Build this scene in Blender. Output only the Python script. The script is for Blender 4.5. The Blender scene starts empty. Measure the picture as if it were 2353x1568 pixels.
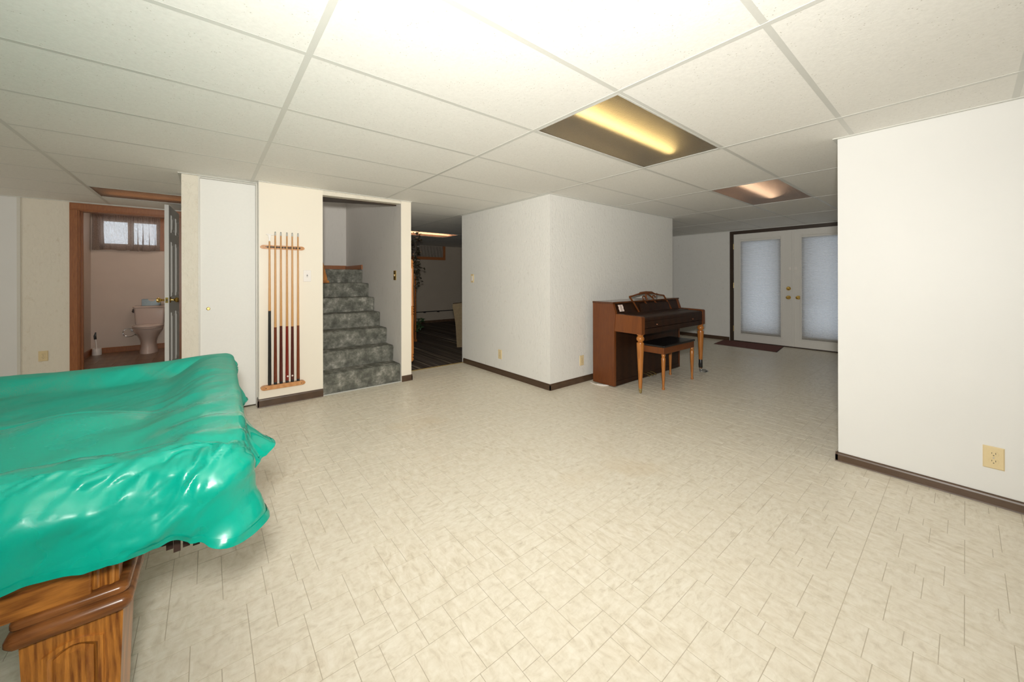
import bpy, bmesh, math, random
from mathutils import Vector, Matrix, noise
random.seed(7)
SC = bpy.context.scene
COL = SC.collection
PI = math.pi

# ---------------------------------------------------------------- camera, world, lights, exposure
CAM_H, CEIL = 1.1769, 2.0767
FPX, YAW, ROLL = 854.0, .6862, -.0021
cd = bpy.data.cameras.new('camera')
cam = bpy.data.objects.new('camera', cd); COL.objects.link(cam)
cd.sensor_width = 36.0
cd.lens = FPX / 2353 * 36.0
cd.shift_y = -142.4 / 2353
cd.clip_start = .02; cd.clip_end = 100
cs, sn = math.cos(YAW), math.sin(YAW)
cr, sr = math.cos(ROLL), math.sin(ROLL)
Rz = Matrix(((cs, -sn, 0), (sn, cs, 0), (0, 0, 1)))
Ry = Matrix(((cr, 0, sr), (0, 1, 0), (-sr, 0, cr)))
RC = Ry @ Rz                                   # world -> (right, forward, up)
M = Matrix((RC[0], RC[2], -Vector(RC[1]))).transposed().to_4x4()
M.translation = Vector((0, 0, CAM_H))
cam.matrix_world = M
SC.camera = cam

def proj(x, y, z):
    q = RC @ Vector((x, y, z - CAM_H))
    if q.y < .05: return None
    return (1176.5 + FPX * q.x / q.y, 641.6 - FPX * q.z / q.y)

SC.view_settings.view_transform = 'Standard'
SC.view_settings.look = 'None'
SC.view_settings.gamma = 1.0
SC.view_settings.use_curve_mapping = False
SC.view_settings.exposure = 0.02
SC.cycles.use_denoising = True
SC.cycles.max_bounces = 10
SC.cycles.diffuse_bounces = 6
SC.cycles.transparent_max_bounces = 12
SC.cycles.sample_clamp_indirect = 12.0
SC.cycles.caustics_reflective = False
SC.cycles.caustics_refractive = False

W = bpy.data.worlds.new('overcast_sky'); SC.world = W; W.use_nodes = True
bg = W.node_tree.nodes['Background']
bg.inputs['Color'].default_value = (.84, .91, 1.0, 1)
bg.inputs['Strength'].default_value = 2.3

def lamp(name, kind, loc, energy, color, **kw):
    l = bpy.data.lights.new(name, kind); l.energy = energy; l.color = color
    for k, v in kw.items(): setattr(l, k, v)
    o = bpy.data.objects.new(name, l); COL.objects.link(o); o.location = loc
    return o
def aim(o, target):
    d = Vector(target) - o.location
    o.rotation_euler = d.to_track_quat('-Z', 'Y').to_euler()
# the photographer's flash head on the camera: a soft beam into the room and one bounced off the ceiling
def soft_falloff(o):
    l = o.data; l.use_nodes = True; N = l.node_tree.nodes; f = N.new('ShaderNodeLightFalloff'); f.inputs['Strength'].default_value = 1.0; f.inputs['Smooth'].default_value = 8.0
    l.node_tree.links.new(f.outputs['Quadratic'], N['Emission'].inputs['Strength'])
fl = lamp('camera_flash', 'SPOT', (-.03, -.03, 1.36), 680, (1, .975, .915), spot_size=math.radians(172), spot_blend=1.0, shadow_soft_size=.07)
aim(fl, (2.9, 3.0, 1.6)); soft_falloff(fl)
fb = lamp('bounce_flash', 'SPOT', (-.05, -.05, 1.38), 140, (1, .98, .93), spot_size=math.radians(146), spot_blend=1.0, shadow_soft_size=.06)
aim(fb, (.28, .50, 2.07))
hl = lamp('hall_fill_light', 'AREA', (-3.95, 4.9, 1.4), 19, (1, .95, .87), shape='RECTANGLE', size=1.0, size_y=1.2); hl.rotation_euler = (0, -PI / 2, 0)  # unseen fill lamp added to brighten the left hall, no real window
lamp('upstairs_light', 'POINT', (1.2, 5.4, 2.8), 2.5, (1, .94, .86), shadow_soft_size=.15)
lamp('bathroom_bulb', 'POINT', (-.2, 7.3, 2.35), 13, (1, .86, .74), shadow_soft_size=.12)
# daylight portals at the glazed openings
def portal(loc, sx, sy, rot):
    o = lamp('daylight_portal', 'AREA', loc, 1, (1, 1, 1), shape='RECTANGLE', size=sx, size_y=sy)
    o.rotation_euler = rot; o.data.cycles.is_portal = True
portal((8.0, 1.85, 1.1), 2.4, 2.0, (0, PI / 2, 0))
portal((-1.0, 9.0, 1.95), .8, .5, (-PI / 2, 0, 0))

# ---------------------------------------------------------------- helpers
class MB:
    def __init__(s): s.v = []; s.f = []; s.sm = False
    def add(s, vs, fs):
        n = len(s.v); s.v += [tuple(p) for p in vs]; s.f += [tuple(i + n for i in f) for f in fs]; return s
    def box(s, x0, x1, y0, y1, z0, z1):
        if x0 > x1: x0, x1 = x1, x0
        if y0 > y1: y0, y1 = y1, y0
        if z0 > z1: z0, z1 = z1, z0
        return s.add([(x0, y0, z0), (x1, y0, z0), (x1, y1, z0), (x0, y1, z0), (x0, y0, z1), (x1, y0, z1), (x1, y1, z1), (x0, y1, z1)],
                     [(0, 3, 2, 1), (4, 5, 6, 7), (0, 1, 5, 4), (1, 2, 6, 5), (2, 3, 7, 6), (3, 0, 4, 7)])
    def bbox(s, x0, x1, y0, y1, z0, z1, b=.004, seg=2):
        bm = bmesh.new(); bmesh.ops.create_cube(bm, size=1)
        for v in bm.verts: v.co = Vector(((x0 + x1) / 2 + v.co.x * abs(x1 - x0), (y0 + y1) / 2 + v.co.y * abs(y1 - y0), (z0 + z1) / 2 + v.co.z * abs(z1 - z0)))
        bmesh.ops.bevel(bm, geom=bm.edges[:], offset=b, segments=seg, profile=.5, affect='EDGES')
        return s.frombm(bm)
    def frombm(s, bm):
        bm.verts.index_update()
        s.add([v.co[:] for v in bm.verts], [[v.index for v in f.verts] for f in bm.faces]); bm.free(); return s
    def prism(s, pts, axis, a, b):
        n = len(pts)
        def mk(p, t):
            return {'x': (t, p[0], p[1]), 'y': (p[0], t, p[1]), 'z': (p[0], p[1], t)}[axis]
        vs = [mk(p, a) for p in pts] + [mk(p, b) for p in pts]
        fs = [tuple(range(n))[::-1], tuple(range(n, 2 * n))] + [(i, (i + 1) % n, n + (i + 1) % n, n + i) for i in range(n)]
        return s.add(vs, fs)
    def lathe(s, prof, c, axis='z', n=20, sx=1, sy=1):
        """prof: list of (r, t) along axis from c"""
        vs = []; m = len(prof)
        for r, t in prof:
            for k in range(n):
                a = 2 * PI * k / n; u, w = r * math.cos(a) * sx, r * math.sin(a) * sy
                vs.append({'z': (c[0] + u, c[1] + w, c[2] + t), 'x': (c[0] + t, c[1] + u, c[2] + w), 'y': (c[0] + u, c[1] + t, c[2] + w)}[axis])
        fs = [(i * n + k, i * n + (k + 1) % n, (i + 1) * n + (k + 1) % n, (i + 1) * n + k) for i in range(m - 1) for k in range(n)]
        fs += [tuple(range(n))[::-1], tuple(range((m - 1) * n, m * n))]
        return s.add(vs, fs)
    def tube(s, pts, r, n=8, closed=False):
        pts = [Vector(p) for p in pts]; m = len(pts); rs = r if isinstance(r, (list, tuple)) else [r] * m
        vs = []; up = Vector((0.13, 0.21, .97)).normalized()
        for i, p in enumerate(pts):
            t = (pts[min(i + 1, m - 1)] - pts[max(i - 1, 0)]).normalized()
            a = t.cross(up)
            if a.length < .05: a = t.cross(Vector((1, 0, 0)))
            a.normalize(); b = t.cross(a).normalized()
            for k in range(n):
                q = 2 * PI * k / n; vs.append(p + (a * math.cos(q) + b * math.sin(q)) * rs[i])
        fs = [(i * n + k, i * n + (k + 1) % n, (i + 1) * n + (k + 1) % n, (i + 1) * n + k) for i in range(m - 1) for k in range(n)]
        fs += [tuple(range(n))[::-1], tuple(range((m - 1) * n, m * n))]
        return s.add(vs, fs)
    def loft(s, rings):
        n = len(rings[0]); m = len(rings)
        fs = [(i * n + k, i * n + (k + 1) % n, (i + 1) * n + (k + 1) % n, (i + 1) * n + k) for i in range(m - 1) for k in range(n)]
        fs += [tuple(range(n))[::-1], tuple(range((m - 1) * n, m * n))]
        return s.add([p for r in rings for p in r], fs)
    def grid(s, rows):
        m, n = len(rows), len(rows[0])
        return s.add([p for r in rows for p in r], [(i * n + k, i * n + k + 1, (i + 1) * n + k + 1, (i + 1) * n + k) for i in range(m - 1) for k in range(n - 1)])
    def smooth(s): s.sm = True; return s
    def xf(s, fn): s.v = [tuple(fn(Vector(p))) for p in s.v]; return s

ROOT = {}
def rootloc(o):
    while o is not None:
        if o.name in ROOT: return ROOT[o.name]
        o = o.parent
    return Vector((0, 0, 0))
def obj(name, mb, mat, parent=None, label=None, angle=40):
    off = rootloc(parent) if parent else Vector((0, 0, 0))
    me = bpy.data.meshes.new(name)
    me.from_pydata([(p[0] - off.x, p[1] - off.y, p[2] - off.z) for p in mb.v], [], mb.f)
    bm = bmesh.new(); bm.from_mesh(me); bmesh.ops.recalc_face_normals(bm, faces=bm.faces[:]); bm.to_mesh(me); bm.free()
    me.materials.append(mat)
    if mb.sm:
        me.polygons.foreach_set('use_smooth', [True] * len(me.polygons))
        try: me.set_sharp_from_angle(angle=math.radians(angle))
        except Exception: pass
    o = bpy.data.objects.new(name, me); COL.objects.link(o)
    if parent: o.parent = parent
    if label: o['label'] = label
    return o
def tag(o, label, cat, group=None, kind=None):
    o['label'] = label; o['category'] = cat
    if group: o['group'] = group
    if kind: o['kind'] = kind
    return o
def thing(name, loc, label, cat, group=None, kind=None):
    o = bpy.data.objects.new(name, None); COL.objects.link(o); o.location = loc; o.empty_display_size = .05
    ROOT[o.name] = Vector(loc)
    return tag(o, label, cat, group, kind)
def struct(name, mb, mat, label, cat='wall'):
    return tag(obj(name, mb, mat), label, cat, kind='structure')

# ---------------------------------------------------------------- materials
def nt(name, rough=.6, color=(.8, .8, .8), metal=0, spec=.5):
    m = bpy.data.materials.new(name); m.use_nodes = True
    b = m.node_tree.nodes['Principled BSDF']
    b.inputs['Base Color'].default_value = (*color, 1); b.inputs['Roughness'].default_value = rough
    b.inputs['Metallic'].default_value = metal; b.inputs['Specular IOR Level'].default_value = spec
    return m, m.node_tree.nodes, m.node_tree.links, b
def node(N, t, **kw):
    n = N.new(t)
    for k, v in kw.items():
        if k in n.inputs: n.inputs[k].default_value = v
        else: setattr(n, k, v)
    return n
def coords(N, L, scale=(1, 1, 1), rot=(0, 0, 0), world=True):
    """scene position (same as object position for things whose origin is shifted: fine for grain)"""
    g = N.new('ShaderNodeNewGeometry') if world else N.new('ShaderNodeTexCoord')
    mp = N.new('ShaderNodeMapping'); mp.inputs['Scale'].default_value = scale; mp.inputs['Rotation'].default_value = rot
    L.new(g.outputs['Position' if world else 'Object'], mp.inputs['Vector'])
    return mp.outputs['Vector']
def ramp(N, L, fac, stops):
    r = N.new('ShaderNodeValToRGB'); e = r.color_ramp.elements
    while len(e) > 1: e.remove(e[-1])
    e[0].position = stops[0][0]; e[0].color = (*stops[0][1], 1)
    for p, c in stops[1:]:
        x = e.new(p); x.color = (*c, 1)
    L.new(fac, r.inputs['Fac']); return r.outputs['Color']
def bump(N, L, h, b, strength=.2, dist=.002):
    n = N.new('ShaderNodeBump'); n.inputs['Strength'].default_value = strength; n.inputs['Distance'].default_value = dist
    L.new(h, n.inputs['Height']); L.new(n.outputs['Normal'], b.inputs['Normal']); return n
def mix(N, L, fac, a, b):
    m = N.new('ShaderNodeMix'); m.data_type = 'RGBA'
    for sock, v in ((m.inputs[0], fac), (m.inputs[6], a), (m.inputs[7], b)):
        if hasattr(v, 'type') and hasattr(v, 'links'): L.new(v, sock)
        elif isinstance(v, (int, float)): sock.default_value = v
        else: sock.default_value = (*v, 1)
    return m.outputs[2]

def m_paint(name, col, rough=.55, bs=.12, scale=90, mott=.03, dist=.002, stretch=(1, 1, 1)):
    m, N, L, b = nt(name, rough, col)
    v = coords(N, L, stretch)
    n = node(N, 'ShaderNodeTexNoise', Scale=scale, Detail=4.0); L.new(v, n.inputs['Vector'])
    n2 = node(N, 'ShaderNodeTexNoise', Scale=2.5, Detail=3.0); L.new(v, n2.inputs['Vector'])
    lo = tuple(c * (1 - mott) for c in col); hi = tuple(min(1, c * (1 + mott)) for c in col)
    L.new(ramp(N, L, n2.outputs['Fac'], [(.3, lo), (.7, hi)]), b.inputs['Base Color'])
    bump(N, L, n.outputs['Fac'], b, bs, dist)
    return m
def m_textured(name, col, dark, sc=38, st=.5, dist=.004, stretch=(1, 1, .55)):
    """stippled wallpaper: small raised flecks"""
    m, N, L, b = nt(name, .6, col)
    v = coords(N, L, stretch)
    n = node(N, 'ShaderNodeTexNoise', Scale=sc, Detail=5.0, Roughness=.6); L.new(v, n.inputs['Vector'])
    r = ramp(N, L, n.outputs['Fac'], [(.36, (0, 0, 0)), (.52, (1, 1, 1))])
    n2 = node(N, 'ShaderNodeTexNoise', Scale=sc * .6, Detail=6.0, Roughness=.75); L.new(v, n2.inputs['Vector'])
    f = ramp(N, L, n2.outputs['Fac'], [(.28, (1, 1, 1)), (.42, (0, 0, 0))])
    L.new(mix(N, L, f, col, dark), b.inputs['Base Color'])
    bump(N, L, r, b, st, dist)
    return m
def m_wood(name, light, dark, rough=.35, scale=(14, 14, 1.2), ring=3.0, dist=6.0, rot=(0, 0, 0), lines=.5, spec=.5):
    m, N, L, b = nt(name, rough, light, spec=spec)
    v = coords(N, L, scale, rot, world=False)
    w = node(N, 'ShaderNodeTexWave', Scale=ring, Distortion=dist, Detail=3.0); w.inputs['Detail Scale'].default_value = 1.2
    L.new(v, w.inputs['Vector'])
    n = node(N, 'ShaderNodeTexNoise', Scale=9.0, Detail=6.0, Roughness=.65); L.new(v, n.inputs['Vector'])
    a = ramp(N, L, w.outputs['Fac'], [(.15, dark), (.75, light)])
    c = mix(N, L, lines, a, ramp(N, L, n.outputs['Fac'], [(.35, dark), (.62, light)]))
    L.new(c, b.inputs['Base Color'])
    bump(N, L, n.outputs['Fac'], b, .06, .001)
    return m
def m_plain(name, col, rough=.5, metal=0, spec=.5, noise_amt=.06, sc=60):
    m, N, L, b = nt(name, rough, col, metal, spec)
    v = coords(N, L, world=False)
    n = node(N, 'ShaderNodeTexNoise', Scale=sc, Detail=3.0); L.new(v, n.inputs['Vector'])
    L.new(ramp(N, L, n.outputs['Fac'], [(.3, tuple(c * (1 - noise_amt) for c in col)), (.7, tuple(min(1, c * (1 + noise_amt)) for c in col))]), b.inputs['Base Color'])
    return m
def m_glow(name, col, strength):
    m = bpy.data.materials.new(name); m.use_nodes = True; N = m.node_tree.nodes; L = m.node_tree.links
    N.clear(); e = N.new('ShaderNodeEmission'); o = N.new('ShaderNodeOutputMaterial')
    e.inputs['Color'].default_value = (*col, 1); e.inputs['Strength'].default_value = strength
    L.new(e.outputs[0], o.inputs['Surface']); return m

MAT = {}
MAT['wall'] = m_paint('white_wall_paint', (.70, .695, .675), .5, .10, 110, .012)
MAT['panel'] = m_paint('cream_panel_paint', (.80, .74, .63), .45, .12, 70, .012, stretch=(1, 1, .15))
MAT['wallpaper'] = m_textured('stippled_white_wallpaper', (.725, .715, .68), (.60, .58, .54), 52, .38, .004)
MAT['wallpaper_cream'] = m_textured('stippled_cream_wallpaper', (.72, .67, .57), (.64, .57, .46), 36, .45, .004)
MAT['wallpaper_grey'] = m_textured('grey_stair_wallpaper', (.62, .595, .56), (.51, .48, .44), 40, .35, .003, (1, 1, .3))
MAT['bath_wall'] = m_paint('pinkish_bathroom_paint', (.58, .49, .42), .6, .06, 120)
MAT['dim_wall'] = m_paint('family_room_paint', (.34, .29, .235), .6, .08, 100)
MAT['white_door'] = m_plain('white_door_enamel', (.78, .77, .735), .6, noise_amt=.01)
MAT['door_paint'] = m_plain('door_off_white_paint', (.70, .68, .64), .4, noise_amt=.01)
MAT['trim_grey'] = m_plain('grey_metal_trim', (.62, .60, .54), .45, noise_amt=.02)
MAT['brown_vinyl'] = m_wood('dark_brown_baseboard_vinyl', (.092, .053, .030), (.052, .029, .016), .38, (1.5, 1.5, 40), 1.5, 3, lines=.7)
MAT['dark_frame'] = m_plain('dark_brown_door_frame', (.045, .028, .018), .4)
MAT['tee'] = m_plain('white_ceiling_grid', (.62, .62, .58), .4, noise_amt=.01)
def m_ctile():
    m, N, L, b = nt('fissured_ceiling_tile', .85, (.80, .79, .75))
    v = coords(N, L)
    vo = node(N, 'ShaderNodeTexVoronoi', Scale=62.0); L.new(v, vo.inputs['Vector'])
    n = node(N, 'ShaderNodeTexNoise', Scale=70.0, Detail=5.0, Roughness=.7); L.new(v, n.inputs['Vector'])
    nb = node(N, 'ShaderNodeTexNoise', Scale=13.0, Detail=2.0); L.new(v, nb.inputs['Vector'])
    hole = ramp(N, L, vo.outputs['Distance'], [(.10, (1, 1, 1)), (.17, (0, 0, 0))])
    gate = ramp(N, L, nb.outputs['Fac'], [(.50, (0, 0, 0)), (.56, (1, 1, 1))])
    mm = N.new('ShaderNodeMath'); mm.operation = 'MULTIPLY'; L.new(hole, mm.inputs[0]); L.new(gate, mm.inputs[1])
    L.new(mix(N, L, mm.outputs[0], ramp(N, L, n.outputs['Fac'], [(.3, (.76, .75, .71)), (.6, (.82, .81, .77))]), (.52, .50, .44)), b.inputs['Base Color'])
    bump(N, L, n.outputs['Fac'], b, .35, .002)
    return m
MAT['ctile'] = m_ctile()
def m_vinyl_floor():
    m, N, L, b = nt('cream_vinyl_floor_tile', .36, (.75, .69, .58), spec=.4)
    oi = N.new('ShaderNodeNewGeometry')
    def layer(rz, sc, stretch):
        v = coords(N, L, stretch, (0, 0, rz))
        n = node(N, 'ShaderNodeTexNoise', Scale=sc, Detail=6.0, Roughness=.62); n.inputs['Distortion'].default_value = .6
        L.new(v, n.inputs['Vector']); return n.outputs['Fac']
    a = layer(.6, 22, (1, 2.3, 1)); c = layer(-.5, 18, (2.1, 1, 1)); d = layer(0, 2.2, (1, 1, 1))
    big = ramp(N, L, d, [(.35, (0, 0, 0)), (.65, (1, 1, 1))])
    s1 = ramp(N, L, a, [(.28, (.53, .47, .37)), (.43, (.675, .615, .50)), (.62, (.77, .72, .615))])
    s2 = ramp(N, L, c, [(.28, (.54, .47, .36)), (.46, (.685, .62, .50)), (.64, (.78, .725, .62))])
    base = mix(N, L, big, s1, s2)
    f = node(N, 'ShaderNodeTexNoise', Scale=1.1, Detail=4.0); L.new(coords(N, L), f.inputs['Vector'])
    st = ramp(N, L, f.outputs['Fac'], [(.60, (0, 0, 0)), (.74, (.55, .55, .55))])
    L.new(mix(N, L, st, base, (.66, .55, .39)), b.inputs['Base Color'])
    n3 = node(N, 'ShaderNodeTexNoise', Scale=45.0, Detail=4.0); L.new(coords(N, L), n3.inputs['Vector'])
    bump(N, L, n3.outputs['Fac'], b, .12, .0015)
    return m
MAT['ftile'] = m_vinyl_floor()
MAT['joint'] = m_plain('tan_floor_joint', (.47, .415, .32), .4)
def m_cover():
    m, N, L, b = nt('green_vinyl_sheet', .24, (.0, .375, .272), spec=.55)
    v = coords(N, L)
    n = node(N, 'ShaderNodeTexNoise', Scale=3.2, Detail=5.0, Roughness=.65); n.inputs['Distortion'].default_value = .8; L.new(v, n.inputs['Vector'])
    fine = node(N, 'ShaderNodeTexNoise', Scale=420.0, Detail=2.0); L.new(v, fine.inputs['Vector'])
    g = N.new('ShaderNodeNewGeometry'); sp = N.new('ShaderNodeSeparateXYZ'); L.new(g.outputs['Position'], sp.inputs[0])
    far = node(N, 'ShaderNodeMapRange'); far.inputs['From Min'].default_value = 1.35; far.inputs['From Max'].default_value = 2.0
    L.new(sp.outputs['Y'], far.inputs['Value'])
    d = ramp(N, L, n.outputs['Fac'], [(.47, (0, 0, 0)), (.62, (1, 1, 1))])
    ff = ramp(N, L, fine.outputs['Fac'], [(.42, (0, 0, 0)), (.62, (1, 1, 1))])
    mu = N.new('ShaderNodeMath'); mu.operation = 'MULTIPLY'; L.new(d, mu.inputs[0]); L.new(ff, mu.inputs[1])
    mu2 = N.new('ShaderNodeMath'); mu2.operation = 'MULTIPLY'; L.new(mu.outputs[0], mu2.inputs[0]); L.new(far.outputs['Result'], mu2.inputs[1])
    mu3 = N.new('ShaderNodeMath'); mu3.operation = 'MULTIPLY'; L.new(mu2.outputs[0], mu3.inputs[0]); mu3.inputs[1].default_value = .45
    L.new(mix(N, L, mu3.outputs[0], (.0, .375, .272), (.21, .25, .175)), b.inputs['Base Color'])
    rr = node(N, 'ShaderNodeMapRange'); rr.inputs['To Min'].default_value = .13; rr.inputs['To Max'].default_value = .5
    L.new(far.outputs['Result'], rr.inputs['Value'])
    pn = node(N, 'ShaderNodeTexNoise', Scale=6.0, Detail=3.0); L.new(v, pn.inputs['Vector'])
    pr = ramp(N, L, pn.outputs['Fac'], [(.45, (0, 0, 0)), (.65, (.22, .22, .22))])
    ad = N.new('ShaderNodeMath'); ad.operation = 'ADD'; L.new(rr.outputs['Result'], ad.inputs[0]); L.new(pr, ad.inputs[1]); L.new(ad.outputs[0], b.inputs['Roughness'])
    w = node(N, 'ShaderNodeTexNoise', Scale=26.0, Detail=4.0); w.inputs['Distortion'].default_value = 1.2; L.new(v, w.inputs['Vector'])
    bump(N, L, w.outputs['Fac'], b, .09, .004)
    return m
MAT['cover'] = m_cover()
MAT['hem'] = m_plain('green_vinyl_hem', (.0, .36, .262), .22)
MAT['oak'] = m_wood('honey_oak', (.58, .235, .042), (.19, .058, .012), .28, (13, 13, 1.3), 2.0, 9, lines=.55)
MAT['oak_h'] = m_wood('honey_oak_horizontal', (.56, .22, .042), (.19, .058, .012), .28, (1.3, 13, 13), 2.0, 9, lines=.55)
MAT['oak_dark'] = m_wood('dark_oak_moulding', (.30, .115, .034), (.15, .052, .015), .25, (1.5, 14, 14), 2, 4)
MAT['oak_trim'] = m_wood('oak_door_casing', (.34, .125, .035), (.20, .06, .016), .4, (14, 14, 1.4), 2.4, 4)
MAT['rack'] = m_wood('maple_rack', (.60, .30, .12), (.46, .20, .07), .35, (3, 14, 14), 2, 3)
MAT['maple'] = m_wood('maple_cue_shaft', (.60, .325, .12), (.50, .25, .08), .3, (14, 14, 1), 1.5, 2)
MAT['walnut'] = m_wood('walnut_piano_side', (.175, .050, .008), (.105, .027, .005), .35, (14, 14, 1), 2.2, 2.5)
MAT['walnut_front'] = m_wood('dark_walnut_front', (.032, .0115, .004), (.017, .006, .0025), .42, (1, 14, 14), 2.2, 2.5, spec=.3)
MAT['walnut_gloss'] = m_wood('polished_walnut_lid', (.12, .04, .013), (.07, .022, .008), .12, (1, 14, 14), 2.2, 2.5)
MAT['walnut_leg'] = m_wood('golden_turned_leg', (.44, .17, .036), (.30, .10, .02), .28, (16, 16, 1.5), 2, 3)
MAT['black'] = m_plain('black_plastic', (.012, .012, .013), .35)
MAT['blackseat'] = m_plain('black_bench_top', (.010, .009, .009), .3)
MAT['brass'] = m_plain('polished_brass', (.75, .50, .14), .18, 1.0, noise_amt=.03)
MAT['brass_dull'] = m_plain('aged_brass', (.55, .43, .20), .35, 1.0)
MAT['steel'] = m_plain('brushed_steel', (.55, .56, .57), .25, 1.0)
MAT['almond'] = m_plain('almond_plastic', (.68, .55, .32), .4, noise_amt=.01)
MAT['slot'] = m_plain('dark_slot', (.10, .09, .06), .6)
MAT['white_plastic'] = m_plain('white_plastic', (.80, .76, .72), .35, noise_amt=.01)
MAT['porcelain'] = m_plain('pinkish_porcelain', (.60, .50, .45), .10, noise_amt=.01)
MAT['paper'] = m_plain('pink_note_paper', (.74, .60, .54), .8)
def m_carpet(name, stops, sc, bs=.8):
    m, N, L, b = nt(name, .95, stops[0][1], spec=.1)
    v = coords(N, L)
    n = node(N, 'ShaderNodeTexNoise', Scale=sc, Detail=5.0, Roughness=.7); L.new(v, n.inputs['Vector'])
    f = node(N, 'ShaderNodeTexNoise', Scale=260.0, Detail=3.0); L.new(v, f.inputs['Vector'])
    c = ramp(N, L, n.outputs['Fac'], stops)
    L.new(mix(N, L, .25, c, mix(N, L, f.outputs['Fac'], (.03, .03, .025), (.55, .53, .46))), b.inputs['Base Color'])
    bump(N, L, f.outputs['Fac'], b, bs, .006)
    return m
MAT['stair_carpet'] = m_carpet('mottled_grey_green_carpet', [(.30, (.024, .027, .022)), (.44, (.080, .085, .070)), (.57, (.20, .20, .172)), (.68, (.42, .41, .36))], 11)
def m_stripe():
    m, N, L, b = nt('striped_loop_carpet', .95, (.1, .08, .06), spec=.1)
    v = coords(N, L, (26, .15, 1), (0, 0, .12))
    n = node(N, 'ShaderNodeTexNoise', Scale=1.0, Detail=3.0, Roughness=.8); n.noise_dimensions = '2D'; L.new(v, n.inputs['Vector'])
    L.new(ramp(N, L, n.outputs['Fac'], [(.32, (.02, .017, .015)), (.44, (.10, .075, .055)), (.5, (.045, .045, .05)), (.56, (.16, .12, .085)), (.63, (.06, .05, .045)), (.70, (.50, .42, .31))]), b.inputs['Base Color'])
    f = node(N, 'ShaderNodeTexNoise', Scale=300.0, Detail=2.0); L.new(coords(N, L), f.inputs['Vector'])
    bump(N, L, f.outputs['Fac'], b, .6, .005)
    return m
MAT['stripe'] = m_stripe()
MAT['bath_tile'] = m_wood('brown_wood_look_tile', (.22, .125, .075), (.13, .075, .045), .3, (2, 14, 14), 1.6, 4)
MAT['grout'] = m_plain('brown_grout', (.26, .19, .13), .8)
MAT['mat_red'] = m_carpet('dark_red_mat', [(.3, (.10, .012, .010)), (.7, (.17, .022, .018))], 60)
def m_sheer():
    m = bpy.data.materials.new('sheer_brown_curtain'); m.use_nodes = True; N = m.node_tree.nodes; L = m.node_tree.links; N.clear()
    o = N.new('ShaderNodeOutputMaterial'); mx = N.new('ShaderNodeMixShader'); t = N.new('ShaderNodeBsdfTransparent')
    t.inputs['Color'].default_value = (1, 1, 1, 1)
    d = N.new('ShaderNodeBsdfDiffuse'); d.inputs['Color'].default_value = (.36, .29, .25, 1)
    tr = N.new('ShaderNodeBsdfTranslucent'); tr.inputs['Color'].default_value = (.40, .32, .27, 1)
    m2 = N.new('ShaderNodeMixShader'); m2.inputs[0].default_value = .4; L.new(d.outputs[0], m2.inputs[1]); L.new(tr.outputs[0], m2.inputs[2])
    tc = N.new('ShaderNodeTexCoord'); mp = N.new('ShaderNodeMapping'); mp.inputs['Scale'].default_value = (1, 0, 1); mp.inputs['Rotation'].default_value = (0, .7, 0)
    L.new(tc.outputs['Object'], mp.inputs['Vector'])
    c = node(N, 'ShaderNodeTexVoronoi', Scale=130.0); L.new(mp.outputs['Vector'], c.inputs['Vector'])
    r = N.new('ShaderNodeValToRGB'); r.color_ramp.elements[0].position = .30; r.color_ramp.elements[0].color = (.52, .52, .52, 1)
    r.color_ramp.elements[1].position = .5; r.color_ramp.elements[1].color = (.78, .78, .78, 1)
    L.new(c.outputs['Distance'], r.inputs['Fac']); L.new(r.outputs['Color'], mx.inputs[0])
    L.new(t.outputs[0], mx.inputs[1]); L.new(m2.outputs[0], mx.inputs[2]); L.new(mx.outputs[0], o.inputs['Surface']); return m
MAT['sheer'] = m_sheer()
def m_blind():
    m = bpy.data.materials.new('white_cellular_shade'); m.use_nodes = True; N = m.node_tree.nodes; L = m.node_tree.links; N.clear()
    o = N.new('ShaderNodeOutputMaterial'); mx = N.new('ShaderNodeMixShader'); mx.inputs[0].default_value = .5
    d = N.new('ShaderNodeBsdfDiffuse'); d.inputs['Color'].default_value = (.58, .55, .50, 1)
    tr = N.new('ShaderNodeBsdfTranslucent'); tr.inputs['Color'].default_value = (.60, .61, .64, 1)
    L.new(d.outputs[0], mx.inputs[1]); L.new(tr.outputs[0], mx.inputs[2]); L.new(mx.outputs[0], o.inputs['Surface']); return m
MAT['blind'] = m_blind()
def m_glass(name='clear_window_glass', col=(.95, .97, .97), rough=0.0):
    m = bpy.data.materials.new(name); m.use_nodes = True; N = m.node_tree.nodes; L = m.node_tree.links; N.clear()
    o = N.new('ShaderNodeOutputMaterial'); mx = N.new('ShaderNodeMixShader'); mx.inputs[0].default_value = .08
    t = N.new('ShaderNodeBsdfTransparent'); t.inputs['Color'].default_value = (*col, 1)
    g = N.new('ShaderNodeBsdfGlossy'); g.inputs['Roughness'].default_value = rough
    L.new(t.outputs[0], mx.inputs[1]); L.new(g.outputs[0], mx.inputs[2]); L.new(mx.outputs[0], o.inputs['Surface']); return m
MAT['glass'] = m_glass()
def m_lens(name, tint, rough):
    m, N, L, b = nt(name, rough, tint)
    b.inputs['Transmission Weight'].default_value = 1.0; b.inputs['IOR'].default_value = 1.18
    b.inputs['Specular IOR Level'].default_value = .25
    v = coords(N, L)
    vo = node(N, 'ShaderNodeTexVoronoi', Scale=120.0); L.new(v, vo.inputs['Vector'])
    bump(N, L, vo.outputs['Distance'], b, .5, .004)
    return m
MAT['lens_yellow'] = m_lens('prismatic_lens', (.86, .80, .70), .55)
MAT['lens_pink'] = m_lens('prismatic_lens_pinkish', (.88, .79, .71), .62)
MAT['tub_shaded'] = m_plain('shaded_troffer_housing', (.30, .27, .23), .7)  # white enamel inside; shade behind the lens is put into this grey
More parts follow.
